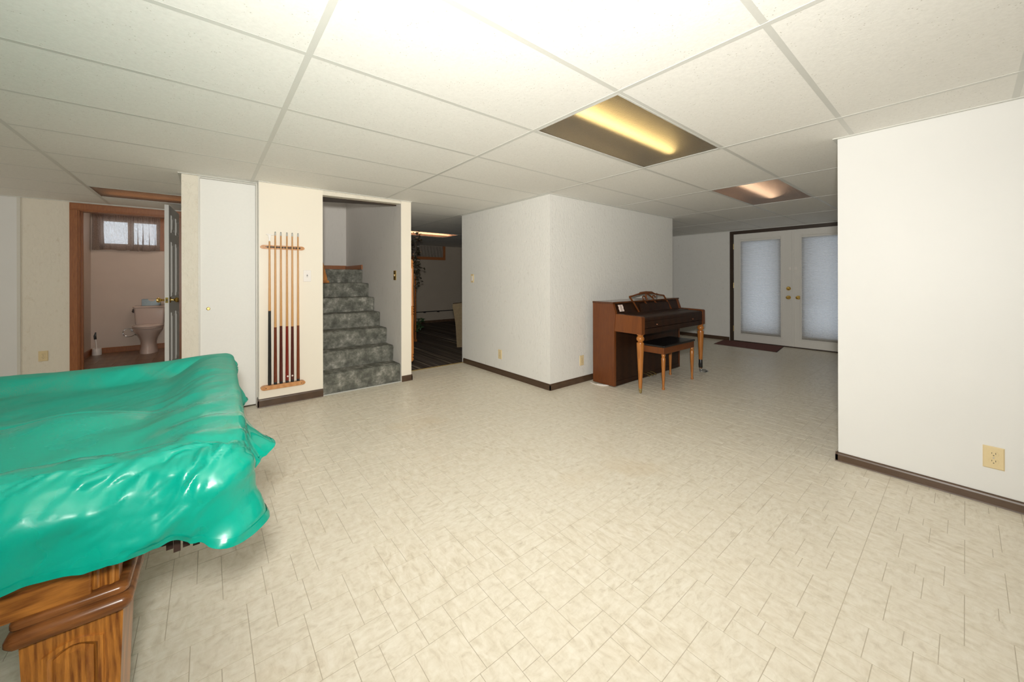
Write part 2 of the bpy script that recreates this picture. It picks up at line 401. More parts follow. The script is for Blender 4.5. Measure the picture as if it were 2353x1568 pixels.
MAT['tub_shaded_brown'] = m_plain('shaded_troffer_housing_brown', (.36, .27, .22), .7)  # same white housing, its dimness painted in as brown
MAT['tube_y'] = m_glow('yellow_tube_light', (1.0, .74, .30), 4.6)
MAT['tube_p'] = m_glow('peach_tube_light', (1.0, .72, .50), 2.6)
MAT['tube_o'] = m_glow('orange_tube_light', (1.0, .45, .16), .8)
MAT['tube_w'] = m_glow('warm_tube_light', (1.0, .60, .36), 14.0)
MAT['sofa'] = m_carpet('tan_woven_upholstery', [(.3, (.13, .08, .028)), (.7, (.20, .13, .05))], 30, .4)
MAT['leaf'] = m_plain('dark_ivy_leaf', (.035, .030, .016), .5, noise_amt=.4)
MAT['leaf_green'] = m_plain('green_ivy_leaf', (.02, .05, .018), .5, noise_amt=.4)
MAT['cue_black'] = m_plain('black_cue_butt', (.012, .012, .010), .25)
MAT['cue_brown'] = m_wood('red_brown_cue_butt', (.17, .032, .010), (.09, .016, .006), .22, (14, 14, 1), 1.5, 2)
MAT['cue_dark'] = m_wood('dark_wine_cue_butt', (.095, .014, .007), (.05, .008, .005), .22, (14, 14, 1), 1.5, 2)
MAT['cue_red'] = m_wood('bright_red_cue_butt', (.22, .016, .006), (.13, .010, .004), .22, (14, 14, 1), 1.5, 2)
MAT['cue_orange'] = m_wood('orange_brown_cue_butt', (.20, .045, .012), (.13, .026, .008), .22, (14, 14, 1), 1.5, 2)
MAT['ferrule'] = m_plain('grey_ferrule', (.45, .45, .42), .4)
MAT['window_shade'] = m_textured('brown_window_fabric', (.20, .17, .14), (.10, .08, .06), 20, .5, .01, (3, 1, .5))
MAT['porch'] = m_plain('brown_shading_roof', (.30, .22, .16), .8)  # for the unseen roof added outside the glazed doors
MAT['leather'] = m_plain('dark_pocket_leather', (.05, .025, .018), .5)
MAT['tissue_box'] = m_plain('silvery_blue_box', (.20, .245, .265), .3, .3)

# ---------------------------------------------------------------- room shell
WT = CEIL + .15                                 # walls run up past the hung ceiling
b = MB()
b.box(3.152, 3.30, -3.0, .524, 0, WT)
struct('wall_right', b, MAT['wall'], 'smooth white wall on the right with an outlet low down')
b = MB(); b.box(2.793, 5.381, 2.779, 4.53, 0, WT)
struct('wall_middle', b, MAT['wallpaper'], 'white stippled wall block in the middle, behind the piano')
b = MB()
b.box(.361, .898, 4.104, 4.23, 0, WT)
struct('wall_front', b, MAT['panel'], 'narrow cream wall panel carrying the cue rack')
b = MB(); b.box(1.7195, 1.839, 4.104, 4.23, 0, WT)
struct('wall_post', b, MAT['panel'], 'slim cream wall end right of the stairs')
b = MB()
b.prism([(.898, 2.030), (1.718, 2.046), (1.718, WT), (.898, WT)], 'y', 4.108, 4.2)
struct('trim_1', b, MAT['wallpaper_cream'], 'stippled header above the stair opening', 'trim')
# stairwell
b = MB(); b.box(1.7165, 1.839, 4.231, 6.41, 0, 3.0); b.box(1.7165, 1.7190, 4.1045, 4.231, 0, WT)
struct('wall_stair', b, MAT['wallpaper_grey'], 'grey stippled stairwell side wall with a brass switch')
b = MB(); b.box(.78, .898, 4.231, 6.29, 0, 3.0)
struct('wall_stair_left', b, MAT['wallpaper_grey'], 'hidden stairwell side wall behind the cue panel')
b = MB(); b.box(.78, 1.7165, 6.29, 6.41, 0, 3.0)
struct('wall_landing', b, MAT['wallpaper_grey'], 'pale wall at the back of the stair landing')
b = MB(); b.box(.78, 1.839, 4.18, 6.41, 3.0, 3.1); b.box(.78, 1.839, 4.201, 4.231, CEIL + .1, 3.0)
struct('ceiling_2', b, MAT['wall'], 'stairwell ceiling', 'ceiling')
b = MB()
b.prism([(.899, 4.201), (1.70, 4.201), (.899, 4.50)], 'z', 2.030, 2.05)
struct('trim_2', b, MAT['dark_frame'], 'dark brown soffit edge under the stair header', 'trim')
# closet
b = MB(); b.box(-.171, -.055, 4.2, 4.33, 0, WT); b.box(-.171, -.06, 4.33, 5.2, 0, WT)
struct('wall_closet', b, MAT['wallpaper_cream'], 'stippled cream wall end left of the white closet door')
b = MB(); b.box(-.055, .361, 4.215, 4.24, 2.062, WT); b.box(-.062, -.052, 4.194, 4.205, 0, WT)
b.box(.348, .3605, 4.194, 4.208, 0, WT); b.box(.3605, .366, 4.1035, 4.2, .0, WT)
struct('trim_3', b, MAT['trim_grey'], 'thin grey metal edging around the white closet door', 'trim')
d = thing('door_1', (.15, 4.225, 0), 'flat white closet door with a small round pull', 'door', kind='structure')
obj('door_panel', MB().bbox(-.052, .348, 4.213, 4.245, .012, 2.060, .003), MAT['white_door'], d)
obj('round_pull', MB().lathe([(.0135, 0), (.0135, -.004), (.010, -.005), (.009, -.002), (.001, -.002)], (.004, 4.213, .922), 'y', 20).smooth(), MAT['brass'], d, 'small brass round pull')
b = MB(); b.box(-.06, .3605, 4.30, 4.32, 0, WT); b.box(-.06, .9, 5.08, 5.2, 0, WT)
struct('wall_closet_back', b, MAT['wall'], 'hidden back of the closet')
# bathroom wall
b = MB()
b.box(-1.583, -1.165, 6.506, 6.62, 0, WT); b.box(-1.165, -.295, 6.506, 6.62, 2.02, WT); b.box(-.295, .9, 6.506, 6.62, 0, WT)
struct('wall_left', b, MAT['wallpaper_cream'], 'stippled cream wall around the bathroom doorway')
b = MB(); b.box(-4.0, -1.583, 6.506, 6.62, 0, WT)
struct('wall_left_panel', b, MAT['wall'], 'smooth white wall section at the far left edge')
b = MB(); b.box(-1.596, -1.572, 6.498, 6.508, 0, WT)
struct('trim_4', b, MAT['trim_grey'], 'thin vertical seam strip left of the bathroom outlet', 'trim')
b = MB()
def casing(b, x0, x1, y):
    b.bbox(x0, x1, y - .018, y, 0, 1.985, .003)
    b.bbox(x0 + (.012 if x0 < -1 else .012), x1 - .012, y - .024, y - .018, 0, 1.985, .002)
casing(b, -1.222, -1.146, 6.506); casing(b, -.315, -.239, 6.506)
b.bbox(-1.222, -.239, 6.486, 6.506, 1.985, 2.066, .003)
b.bbox(-1.21, -.251, 6.48, 6.487, 1.998, 2.054, .002)
b.box(-1.165, -1.143, 6.4995, 6.63, 0, 2.0); b.box(-.317, -.295, 6.4995, 6.63, 0, 2.0); b.box(-1.165, -.295, 6.4995, 6.63, 1.975, 2.02)
b.box(-1.143, -1.128, 6.55, 6.58, 0, 1.975)
struct('trim_5', b, MAT['oak_trim'], 'reddish oak casing of the bathroom doorway', 'trim')
b = MB(); b.box(-1.128, -1.1425, 6.54, 6.548, .93, .985)
# bathroom shell
b = MB(); b.box(-1.55, -1.432, 6.62, 8.9, 0, 2.5)
struct('wall_bath_left', b, MAT['bath_wall'], 'pinkish left wall inside the bathroom')
b = MB(); b.box(.25, .37, 6.62, 8.9, 0, 2.5)
struct('wall_bath_right', b, MAT['bath_wall'], 'hidden right wall of the bathroom')
b = MB(); wx0, wx1, wz0, wz1 = -1.34, -.64, 1.73, 2.17
b.box(-1.432, .25, 8.78, 8.9, 0, wz0); b.box(-1.432, wx0, 8.78, 8.9, wz0, 2.5); b.box(wx1, .25, 8.78, 8.9, wz0, 2.5); b.box(wx0, wx1, 8.78, 8.9, wz1, 2.5)
struct('wall_bath_back', b, MAT['bath_wall'], 'pinkish bathroom back wall below the curtained window')
b = MB(); b.box(-1.55, .37, 6.5, 8.9, 2.5, 2.6); b.box(-1.55, .37, 6.6, 6.62, CEIL, 2.5)
struct('ceiling_3', b, MAT['wall'], 'bathroom ceiling', 'ceiling')
# outer shell
b = MB(); b.box(-4.12, -4.0, -3.12, 6.62, 0, WT)
struct('wall_west', b, MAT['wall'], 'wall beyond the left edge of the picture')
b = MB(); b.box(-4.0, 7.8, -3.12, -3.0, 0, WT)
struct('wall_back', b, MAT['wall'], 'wall behind the camera')
FX = 7.68
b = MB()
b.box(FX, FX + .14, -3.0, .90, 0, WT); b.box(FX, FX + .14, 2.83, 9.25, 0, WT); b.box(FX, FX + .14, .90, 2.83, 2.045, WT)
struct('wall_far', b, MAT['wallpaper'], 'dim stippled wall at the far end around the glazed double doors')
b = MB(); b.box(3.3, FX, -.12, 0, 0, WT)
struct('wall_alcove', b, MAT['wall'], 'hidden wall behind the right wall')
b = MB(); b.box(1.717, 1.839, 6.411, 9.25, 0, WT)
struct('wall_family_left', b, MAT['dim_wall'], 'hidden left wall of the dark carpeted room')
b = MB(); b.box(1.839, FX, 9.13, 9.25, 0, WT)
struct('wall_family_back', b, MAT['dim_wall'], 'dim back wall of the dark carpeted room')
# slabs over / under everything
b = MB(); zt = CEIL + .15
b.box(-4.12, 7.8, -3.12, 4.20, zt, zt + .1); b.box(-4.12, .78, 4.20, 6.5, zt, zt + .1); b.box(1.839, 7.8, 4.20, 9.25, zt, zt + .1)
ceiling = struct('ceiling', b, MAT['ctile'], 'suspended white tile ceiling on a metal grid', 'ceiling')
b = MB(); b.box(-4.12, 7.82, -3.12, 6.60, -.12, -.0009)
floor = struct('floor', b, MAT['joint'], 'cream vinyl floor in a random ashlar tile pattern', 'floor')
# --- ceiling grid
X0, Y0, TX, TY = -.9031, 1.0601, 1.2192, .6096
XI = {5: X0 + 5 * TX + .03}
def gx(i): return XI.get(i, X0 + i * TX)
def gy(j): return Y0 + j * TY
LIGHTS = {(2, 0), (4, 0), (0, 7), (3, 9)}
tile_me = {}
def room_rects():
    return [(-4, 3.152, -3, 2.779), (3.30, FX, 0, 2.779), (3.152, 3.30, .524, 2.779), (-4, 2.793, 2.779, 4.104), (5.381, FX, 2.779, 4.53),
            (-4, -.171, 4.104, 6.506), (1.839, 2.793, 4.104, 4.53), (1.839, FX, 4.53, 9.13), (-.171, .78, 5.2, 6.506), (-.171, .361, 4.104, 4.2)]
def overlaps(x0, x1, y0, y1):
    out = []
    for r in room_rects():
        a, c, e, f = max(x0, r[0]), min(x1, r[1]), max(y0, r[2]), min(y1, r[3])
        if c - a > .004 and f - e > .004: out.append((a, c, e, f))
    return out
def inview(pts, m=60):
    for p in pts:
        q = proj(*p)
        if q and -m < q[0] < 2353 + m and -m < q[1] < 1568 + m: return True
    return False
for i in range(-3, 7):
    for j in range(-7, 14):
        x0, x1, y0, y1 = gx(i) + .004, gx(i + 1) - .004, gy(j) + .004, gy(j + 1) - .004
        ov = overlaps(x0, x1, y0, y1)
        if not ov or (i, j) in LIGHTS: continue
        pts = [(x0 + (x1 - x0) * a / 4, y0 + (y1 - y0) * c / 2, CEIL) for a in range(5) for c in range(3)]
        if not inview(pts): continue
        # dark-room light and cells cut by a wall keep the overlap only
        full = len(ov) == 1 and abs((ov[0][1] - ov[0][0]) - (x1 - x0)) < .002 and abs((ov[0][3] - ov[0][2]) - (y1 - y0)) < .002
        mb = MB()
        for (a, c, e, f) in ov: mb.box(a, c, e, f, CEIL + .003, CEIL + .018)
        obj('ceiling_tile', mb, MAT['ctile'], ceiling)
def tee(name, x0, x1, y0, y1, h=0.0):
    for (a, c, e, f) in overlaps(x0, x1, y0, y1):
        if inview([(a + (c - a) * k / 6, e + (f - e) * k / 6, CEIL) for k in range(7)]):
            mb = MB(); mb.box(a, c, e, f, CEIL + .0026 - h, CEIL + .006)
            obj(name, mb, MAT['tee'], ceiling)
for i in range(-3, 8): tee('main_tee', gx(i) - .012, gx(i) + .012, -3, 9.13, .0012)
for i in range(-3, 7):
    for j in range(-7, 14):
        tee('cross_tee', gx(i) + .012, gx(i + 1) - .012, gy(j) - .012, gy(j) + .012)
def angle(x0, x1, y0, y1):
    obj('wall_angle', MB().box(x0, x1, y0, y1, CEIL - .002, CEIL + .006), MAT['tee'], ceiling)
angle(3.130, 3.152, -1.2, .546); angle(3.152, 3.4, .524, .546)
angle(2.771, 2.793, 2.757, 4.53); angle(2.793, 5.40, 2.757, 2.779)
angle(.361, 1.839, 4.082, 4.104); angle(-.193, .361, 4.178, 4.20); angle(-.193, -.171, 4.2, 5.2); angle(-4, -.171, 6.484, 6.506); angle(FX - .022, FX, 0, 4.53)
# --- floor tiles: one 18-inch motif, every other row turned half round
IN = .0254
MOTIF = [(12, 23, 0, 3), (5, 9, 0, 7), (9, 12, 0, 4), (9, 12, 4, 7), (12, 18, 3, 9), (18, 23, 3, 7), (0, 6, 7, 14), (6, 12, 7, 11), (6, 12, 11, 15),
         (6, 12, 15, 18), (12, 15, 9, 12), (12, 15, 12, 18), (15, 18, 9, 14), (15, 20, 14, 18), (2, 6, 14, 18)]
FR = [(-4, 3.152, -3, 2.779), (3.30, FX, 0, 2.779), (3.152, 3.30, .524, 2.779), (-4, 2.793, 2.779, 4.104), (5.381, FX, 2.779, 4.53),
      (-4, -.171, 4.104, 6.506), (1.839, 2.793, 4.104, 4.50), (-.171, .361, 4.104, 4.214), (.898, 1.718, 4.104, 4.13)]
G = .0011
tiles = []
for band in range(-8, 16):
    yb = .284 + band * 18 * IN
    for k in range(-16, 18):
        for (a, c, e, f) in MOTIF:
            if band % 2:  xa, xb, ya, yc = 1.871 + (k * 18 + a) * IN, 1.871 + (k * 18 + c) * IN, yb + e * IN, yb + f * IN
            else:         xa, xb, ya, yc = 1.860 + (k * 18 + 15 - c) * IN, 1.860 + (k * 18 + 15 - a) * IN, yb + (18 - f) * IN, yb + (18 - e) * IN
            tiles.append((xa + G, xb - G, ya + G, yc - G))
whole, rest = [], []
def clipt(t):
    out = []
    for r in FR:
        a, c, e, f = max(t[0], r[0]), min(t[1], r[1]), max(t[2], r[2]), min(t[3], r[3])
        if c - a > .002 and f - e > .002: out.append((a, c, e, f))
    return out
for t in tiles:
    cl = clipt(t)
    if not cl: continue
    vis = inview([(t[0], t[2], 0), (t[1], t[3], 0)], 40)
    area = 0
    q = [proj(x, y, 0) for x, y in ((t[0], t[2]), (t[1], t[2]), (t[1], t[3]), (t[0], t[3]))]
    full = len(cl) == 1 and abs(cl[0][1] - cl[0][0] - (t[1] - t[0])) < 1e-4 and abs(cl[0][3] - cl[0][2] - (t[3] - t[2])) < 1e-4
    if full and all(q) and all(0 < p[0] < 2353 and 0 < p[1] < 1568 for p in q):
        area = abs(sum(q[i][0] * q[(i + 1) % 4][1] - q[(i + 1) % 4][0] * q[i][1] for i in range(4))) / 2
        cx, cy = (q[0][0] + q[2][0]) / 2, (q[0][1] + q[2][1]) / 2
        if cx < 600 and cy < 1250 or (cx < 320): area = 0           # hidden under the covered table
    if area > 0: whole.append((area, t))
    elif vis or inview([((t[0] + t[1]) / 2, (t[2] + t[3]) / 2, 0)], 300): rest += cl
whole.sort(reverse=True)
def tile_mb(mb, x0, x1, y0, y1):
    e = .0008; z0, z1, z2 = -.0010, -.0002, 0
    vs = [(x0, y0, z0), (x1, y0, z0), (x1, y1, z0), (x0, y1, z0), (x0, y0, z1), (x1, y0, z1), (x1, y1, z1), (x0, y1, z1),
          (x0 + e, y0 + e, z2), (x1 - e, y0 + e, z2), (x1 - e, y1 - e, z2), (x0 + e, y1 - e, z2)]
    fs = [(8, 9, 10, 11)] + [(i, (i + 1) % 4, 4 + (i + 1) % 4, 4 + i) for i in range(4)] + [(4 + i, 4 + (i + 1) % 4, 8 + (i + 1) % 4, 8 + i) for i in range(4)]
    return mb.add(vs, fs)
for a, t in whole[:300]:
    w, h = t[1] - t[0], t[3] - t[2]; key = (round(w, 4), round(h, 4))
    if key not in tile_me:
        o = obj('floor_tile', tile_mb(MB(), 0, w, 0, h), MAT['ftile'], floor); tile_me[key] = o.data
    else:
        o = bpy.data.objects.new('floor_tile', tile_me[key]); COL.objects.link(o); o.parent = floor
    o.location = (t[0], t[2], 0)
b = MB()
for a, t in whole[300:]: tile_mb(b, *t)
for t in rest: tile_mb(b, *t)
o = obj('small_floor_tiles', b, MAT['ftile'], floor); o['kind'] = 'stuff'
# carpet of the dark room and bathroom floor
b = MB(); b.box(1.839, 2.793, 4.505, 4.53, -.1, .006); b.box(1.839, FX, 4.53, 9.13, -.1, .006)
struct('floor_2', b, MAT['stripe'], 'dark striped carpet in the dim room beyond the opening', 'floor')
b = MB(); b.bbox(1.84, 2.793, 4.488, 4.507, -.002, .009, .002)
struct('trim_6', b, MAT['brass_dull'], 'thin brass threshold between vinyl and striped carpet', 'trim')
b = MB(); b.box(-1.55, .37, 6.60, 8.9, -.12, -.004)
bf = struct('floor_3', b, MAT['grout'], 'brown tiled bathroom floor', 'floor')
for i in range(5):
    for j in range(8):
        x0, x1 = -1.62 + i * .40 + (.2 if j % 2 else 0), -1.62 + (i + 1) * .40 + (.2 if j % 2 else 0); y0, y1 = 6.505 + j * .30, 6.505 + (j + 1) * .30
        x0, x1, y0, y1 = max(x0 + .003, -1.432), min(x1 - .003, .25), max(y0 + .003, 6.605), min(y1 - .003, 8.78)
        if x1 - x0 > .03 and y1 - y0 > .03: obj('tile', MB().box(x0, x1, y0, y1, -.004, 0), MAT['bath_tile'], bf)

# ---------------------------------------------------------------- baseboards
def base_x(mb, x, y0, y1, h=.07, s=-1, t=.010):     # runs along Y on plane X
    pr = [(0, 0), (0, h), (s * t * .35, h), (s * t * .75, h - .006), (s * t, h - .014), (s * t, .006), (s * t * 1.25, 0)]
    mb.prism([(x + p[0], p[1]) for p in pr], 'y', y0, y1)
def base_y(mb, y, x0, x1, h=.07, s=-1, t=.010):
    pr = [(0, 0), (0, h), (s * t * .35, h), (s * t * .75, h - .006), (s * t, h - .014), (s * t, .006), (s * t * 1.25, 0)]
    mb.prism([(y + p[0], p[1]) for p in pr], 'x', x0, x1)
b = MB(); base_x(b, 3.152, -3.0, .536, .056, -1, .014); base_y(b, .524, 3.138, 3.3, .056, 1, .012)
struct('baseboard_right', b, MAT['brown_vinyl'], 'rounded dark brown baseboard under the right wall', 'baseboard')
b = MB(); base_x(b, 2.793, 2.769, 4.49, .066); base_y(b, 2.779, 2.783, 5.381, .066); base_x(b, 5.381, 2.779, 4.53, .066, 1)
struct('baseboard_middle', b, MAT['brown_vinyl'], 'dark brown baseboard around the middle wall block', 'baseboard')
b = MB(); base_y(b, 4.104, .351, .898, .078); base_x(b, .361, 4.094, 4.2, .078, -1, .008)
struct('baseboard_front', b, MAT['brown_vinyl'], 'dark brown baseboard below the cue rack', 'baseboard')
b = MB(); base_y(b, 4.104, 1.722, 1.849, .066); base_x(b, 1.839, 4.094, 4.23, .066, 1)
struct('baseboard_post', b, MAT['brown_vinyl'], 'short dark brown baseboard right of the stairs', 'baseboard')
b = MB(); base_x(b, FX, 2.85, 4.53, .066)
struct('baseboard_far', b, MAT['brown_vinyl'], 'dark baseboard along the far wall left of the glazed doors', 'baseboard')
b = MB(); base_y(b, 9.13, 1.84, FX, .07)
struct('baseboard_family', b, MAT['brown_vinyl'], 'dark baseboard in the dim carpeted room', 'baseboard')
b = MB(); base_y(b, 8.78, -1.432, .25, .085, -1, .012); base_x(b, -1.432, 6.64, 8.78, .085, 1, .012)
struct('baseboard_bath', b, MAT['oak_trim'], 'oak baseboard in the bathroom', 'baseboard')

# ---------------------------------------------------------------- ceiling lights
def troffer(i, j, label, lens, tub, tube, tubes, rng=None):
    x0, x1, y0, y1 = gx(i) + .014, gx(i + 1) - .014, gy(j) + .014, gy(j + 1) - .014
    t = thing('ceiling_light', ((x0 + x1) / 2, (y0 + y1) / 2, CEIL), label, 'ceiling light', kind='thing')
    h = MB(); z0, z1 = CEIL + .006, CEIL + .13
    h.box(x0, x1, y0, y1, z1, z1 + .004); h.box(x0 - .003, x0, y0, y1, z0, z1); h.box(x1, x1 + .003, y0, y1, z0, z1); h.box(x0, x1, y0 - .003, y0, z0, z1); h.box(x0, x1, y1, y1 + .003, z0, z1)
    obj('housing', h, tub, t)
    obj('lens', MB().box(x0, x1, y0, y1, CEIL + .0045, CEIL + .0065), lens, t)
    f = MB(); w = .006
    f.box(x0 - .004, x1 + .004, y0 - .004, y0 + w, CEIL + .001, CEIL + .005); f.box(x0 - .004, x1 + .004, y1 - w, y1 + .004, CEIL + .001, CEIL + .005)
    f.box(x0 - .004, x0 + w, y0 + w, y1 - w, CEIL + .001, CEIL + .005); f.box(x1 - w, x1 + .004, y0 + w, y1 - w, CEIL + .001, CEIL + .005)
    obj('frame', f, MAT['tee'], t)
    for (ax, bx, yy, r) in tubes:
        obj('fluorescent_tube', MB().lathe([(.002, ax), (r, ax + .012), (r, bx - .012), (.002, bx)], (x0, yy, CEIL + .075), 'x', 12).smooth(), tube, t)
    return t
troffer(2, 0, 'nearest recessed ceiling light with one yellow glowing tube', MAT['lens_yellow'], MAT['tub_shaded'], MAT['tube_y'], [(.06, 1.13, gy(0) + .33, .03)])
troffer(4, 0, 'recessed ceiling light with a broad peach glow, before the glazed doors', MAT['lens_pink'], MAT['tub_shaded_brown'], MAT['tube_p'], [(.05, .98, gy(0) + .33, .055)])
troffer(0, 7, 'dim brownish recessed ceiling light outside the bathroom', MAT['lens_pink'], MAT['tub_shaded_brown'], MAT['tube_o'], [(.04, 1.1, gy(7) + .52, .02)])
troffer(3, 9, 'bright strip of a ceiling light in the dim carpeted room', MAT['lens_pink'], MAT['tub_shaded_brown'], MAT['tube_w'], [(.03, 1.19, gy(9) + .10, .03), (.03, 1.19, gy(9) + .40, .02)])

# ---------------------------------------------------------------- glazed double doors
def french(n, y0, y1, gy0, gy1, hinge, label, pulls):
    d = thing('door_%d' % n, (FX, (y0 + y1) / 2, 0), label, 'door', kind='structure')
    z0, z1, gz0, gz1 = .02, 2.005, .16, 1.895
    x0, x1 = FX - .004, FX + .040
    f = MB()
    f.box(x0, x1, y0, gy0, z0, z1); f.box(x0, x1, gy1, y1, z0, z1); f.box(x0, x1, gy0, gy1, z0, gz0); f.box(x0, x1, gy0, gy1, gz1, z1)
    obj('door_frame', f, MAT['door_paint'], d)
    j = MB(); e0 = FX + .0405; e1 = FX + .20; hy0, hy1, hz0, hz1 = gy0 + .045, gy1 - .045, gz0 + .06, gz1 - .06  # deep dark surround out of view, shaped to darken the shade's edges
    j.box(e0, e1, y0, hy0, z0, z1); j.box(e0, e1, hy1, y1, z0, z1); j.box(e0, e1, hy0, hy1, z0, hz0); j.box(e0, e1, hy0, hy1, hz1, z1)
    obj('edge_shading_frame', j, MAT['dark_frame'], d)
    m = MB(); w = .022
    for a, c, e, g in ((gy0 - w, gy0, gz0 - w, gz1 + w), (gy1, gy1 + w, gz0 - w, gz1 + w)): m.bbox(x0 - .012, x0, a, c, e, g, .004)
    m.bbox(x0 - .012, x0, gy0, gy1, gz0 - w, gz0, .004); m.bbox(x0 - .016, x0, gy0, gy1, gz1, gz1 + w, .004)
    obj('glazing_bead', m, MAT['door_paint'], d)
    obj('pane', MB().box(FX + .030, FX + .036, gy0, gy1, gz0, gz1), MAT['glass'], d)
    rows = []; k = 92; h = gz1 - gz0
    for i in range(2 * k + 1):
        z = gz0 + h * i / (2 * k); x = FX - .004 - (.0045 if i % 2 else 0)
        rows.append([(x, gy0 + .001, z), (x, gy1 - .001, z)])
    obj('cellular_shade', MB().grid(rows), MAT['blind'], d)
    r = MB(); r.bbox(FX - .012, FX + .006, gy0 + .001, gy1 - .001, gz1 - .03, gz1, .003)
    obj('shade_rail', r, MAT['door_paint'], d)
    for nm, y, z, hy in pulls:
        p = MB()
        if nm == 'knob': p.lathe([(.001, -.068), (.018, -.066), (.028, -.055), (.029, -.042), (.020, -.030), (.011, -.024), (.011, -.010), (.031, -.008), (.033, 0), (.001, 0)], (FX - .004, y, z), 'x', 24)
        else: p.lathe([(.001, -.030), (.022, -.029), (.030, -.020), (.034, -.008), (.034, 0), (.001, 0)], (FX - .004, y, z), 'x', 24)
        obj(nm, p.smooth(), MAT['brass'], d, 'polished brass ' + nm)
    for z in (1.78, 1.05, .24):
        hg = MB(); hg.lathe([(.007, -.05), (.007, .05)], (FX - .008, hinge, z), 'z', 10)
        obj('hinge', hg.smooth(), MAT['brass_dull'], d)
    return d
d4 = french(2, 1.866, 2.772, 2.03, 2.655, 2.775, 'left glazed door leaf with a pleated white shade, deadbolt and knob', [('deadbolt', 1.918, 1.005, 0), ('knob', 1.918, .853, 0)])
d5 = french(3, .935, 1.838, 1.10, 1.735, .93, 'right glazed door leaf, partly hidden by the right wall', [('knob', 1.782, .855, 0)])
b = MB(); b.bbox(FX - .014, FX - .004, 1.836, 1.868, .02, 2.003, .003)
obj('astragal', b, MAT['door_paint'], d5)
for yy in (1.893, 1.815):
    b = MB(); b.bbox(FX - .014, FX - .004, yy - .018, yy + .018, 1.325, 1.375, .003); b.bbox(FX - .022, FX - .014, yy - .008, yy + .008, 1.337, 1.363, .002)
    obj('safety_latch', b, MAT['white_plastic'], d4 if yy > 1.85 else d5, 'small white child latch')
# outside handle bar throws its shadow on the right-hand shade
b = MB(); b.lathe([(.024, 0), (.024, .03), (.013, .032), (.013, .075)], (FX + .200, 1.78, .855), 'x', 14); b.bbox(FX + .250, FX + .275, 1.50, 1.80, .825, .895, .01)
obj('outside_lever', b, MAT['brass_dull'], d5)
b = MB()
b.box(FX - .012, FX + .21, 2.778, 2.838, 0, 2.066); b.box(FX - .012, FX + .21, .87, .93, 0, 2.066); b.box(FX - .012, FX + .21, .93, 2.778, 2.008, 2.066)
b.box(FX - .002, FX + .14, .93, 2.778, -.002, .018)
struct('trim_7', b, MAT['dark_frame'], 'dark brown frame around the glazed double doors', 'trim')
b = MB(); b.box(FX + .22, FX + 2.4, -.6, 4.6, 2.15, 2.25)  # unseen slab added to darken the tops of the door shades
struct('shading_roof_1', b, MAT['porch'], 'unseen porch roof added to shade the glazed doors from above', 'roof')
m = thing('door_mat', (7.35, 2.42, 0), 'dark red rubber-backed mat lying before the glazed doors', 'mat')
obj('mat_pile', MB().prism([(7.06, 2.87), (7.62, 2.925), (7.645, 1.99), (7.02, 1.915)], 'z', .001, .010), MAT['mat_red'], m)
obj('mat_edge', MB().prism([(7.052, 2.878), (7.628, 2.935), (7.653, 1.982), (7.012, 1.906)], 'z', 0, .004), MAT['black'], m)

# ---------------------------------------------------------------- bathroom door, window, fittings
DOOR_A = math.atan2(.055, .745)
def dq(mb): return mb.xf(lambda p: Vector((-.340 + (p.x + .340) * math.cos(DOOR_A) + (p.y - 5.745) * math.sin(DOOR_A), 5.745 - (p.x + .340) * math.sin(DOOR_A) + (p.y - 5.745) * math.cos(DOOR_A), p.z)))
d = thing('door_4', (-.30, 6.47, 0), 'open white six-panel bathroom door with brass knobs', 'door', kind='structure')
DX0, DX1, DY0, DY1, DZ = -.378, -.340, 5.745, 6.49, 2.03
obj('door_slab', dq(MB().bbox(DX0, DX1, DY0, DY1, .012, DZ, .002)), MAT['white_door'], d)
ym = (DY0 + DY1) / 2
for (a, c) in ((DY0 + .11, ym - .05), (ym + .05, DY1 - .11)):
    for (e, g) in ((.20, .80), (.98, 1.62), (1.72, 1.93)):
        for sgn in (1, -1):
            xf = DX1 if sgn > 0 else DX0
            p = MB(); q = []
            for ins, dz in ((0, 0.0), (.008, .009), (.016, .009), (.040, .003), (.048, .010)):
                q.append([(xf + sgn * dz, a + ins, e + ins), (xf + sgn * dz, c - ins, e + ins), (xf + sgn * dz, c - ins, g - ins), (xf + sgn * dz, a + ins, g - ins)])
            q[0] = [(xf - sgn * .002, y, z) for (_, y, z) in q[0]]
            obj('raised_panel', dq(p.loft(q)), MAT['white_door'], d)
for sgn in (1, -1):
    xf = DX1 if sgn > 0 else DX0
    prof = [(.033, 0), (.033, .006), (.012, .010), (.010, .030), (.018, .040), (.027, .052), (.028, .064), (.020, .075), (.001, .078)]
    obj('knob', dq(MB().lathe([(r, sgn * t) for r, t in prof], (xf, DY0 + .065, .945), 'x', 24)).smooth(), MAT['brass'], d, 'brass knob')
p = MB(); p.box(DX0 + .007, DX1 - .007, DY0 - .003, DY0, .915, .975)
obj('latch_plate', dq(p), MAT['brass'], d)
p = MB(); p.box(DX0 + .013, DX1 - .013, DY0 - .0035, DY0 - .001, .933, .957)
obj('latch_bolt', dq(p), MAT['slot'], d)
w = thing('window_1', (-1.0, 8.82, 1.75), 'small high bathroom window with two bright panes behind a sheer curtain', 'window', kind='structure')
for i in range(2):
    xa, xb = (-1.325, -1.0) if i == 0 else (-.98, -.655)
    s = MB(); s.box(xa, xa + .025, 8.82, 8.85, 1.745, 2.155); s.box(xb - .025, xb, 8.82, 8.85, 1.745, 2.155); s.box(xa + .025, xb - .025, 8.82, 8.85, 1.745, 1.77); s.box(xa + .025, xb - .025, 8.82, 8.85, 2.13, 2.155)
    so = obj('sash', s, MAT['white_door'], w)
    obj('pane', MB().box(xa + .025, xb - .025, 8.833, 8.838, 1.77, 2.13), MAT['glass'], so)
s = MB()
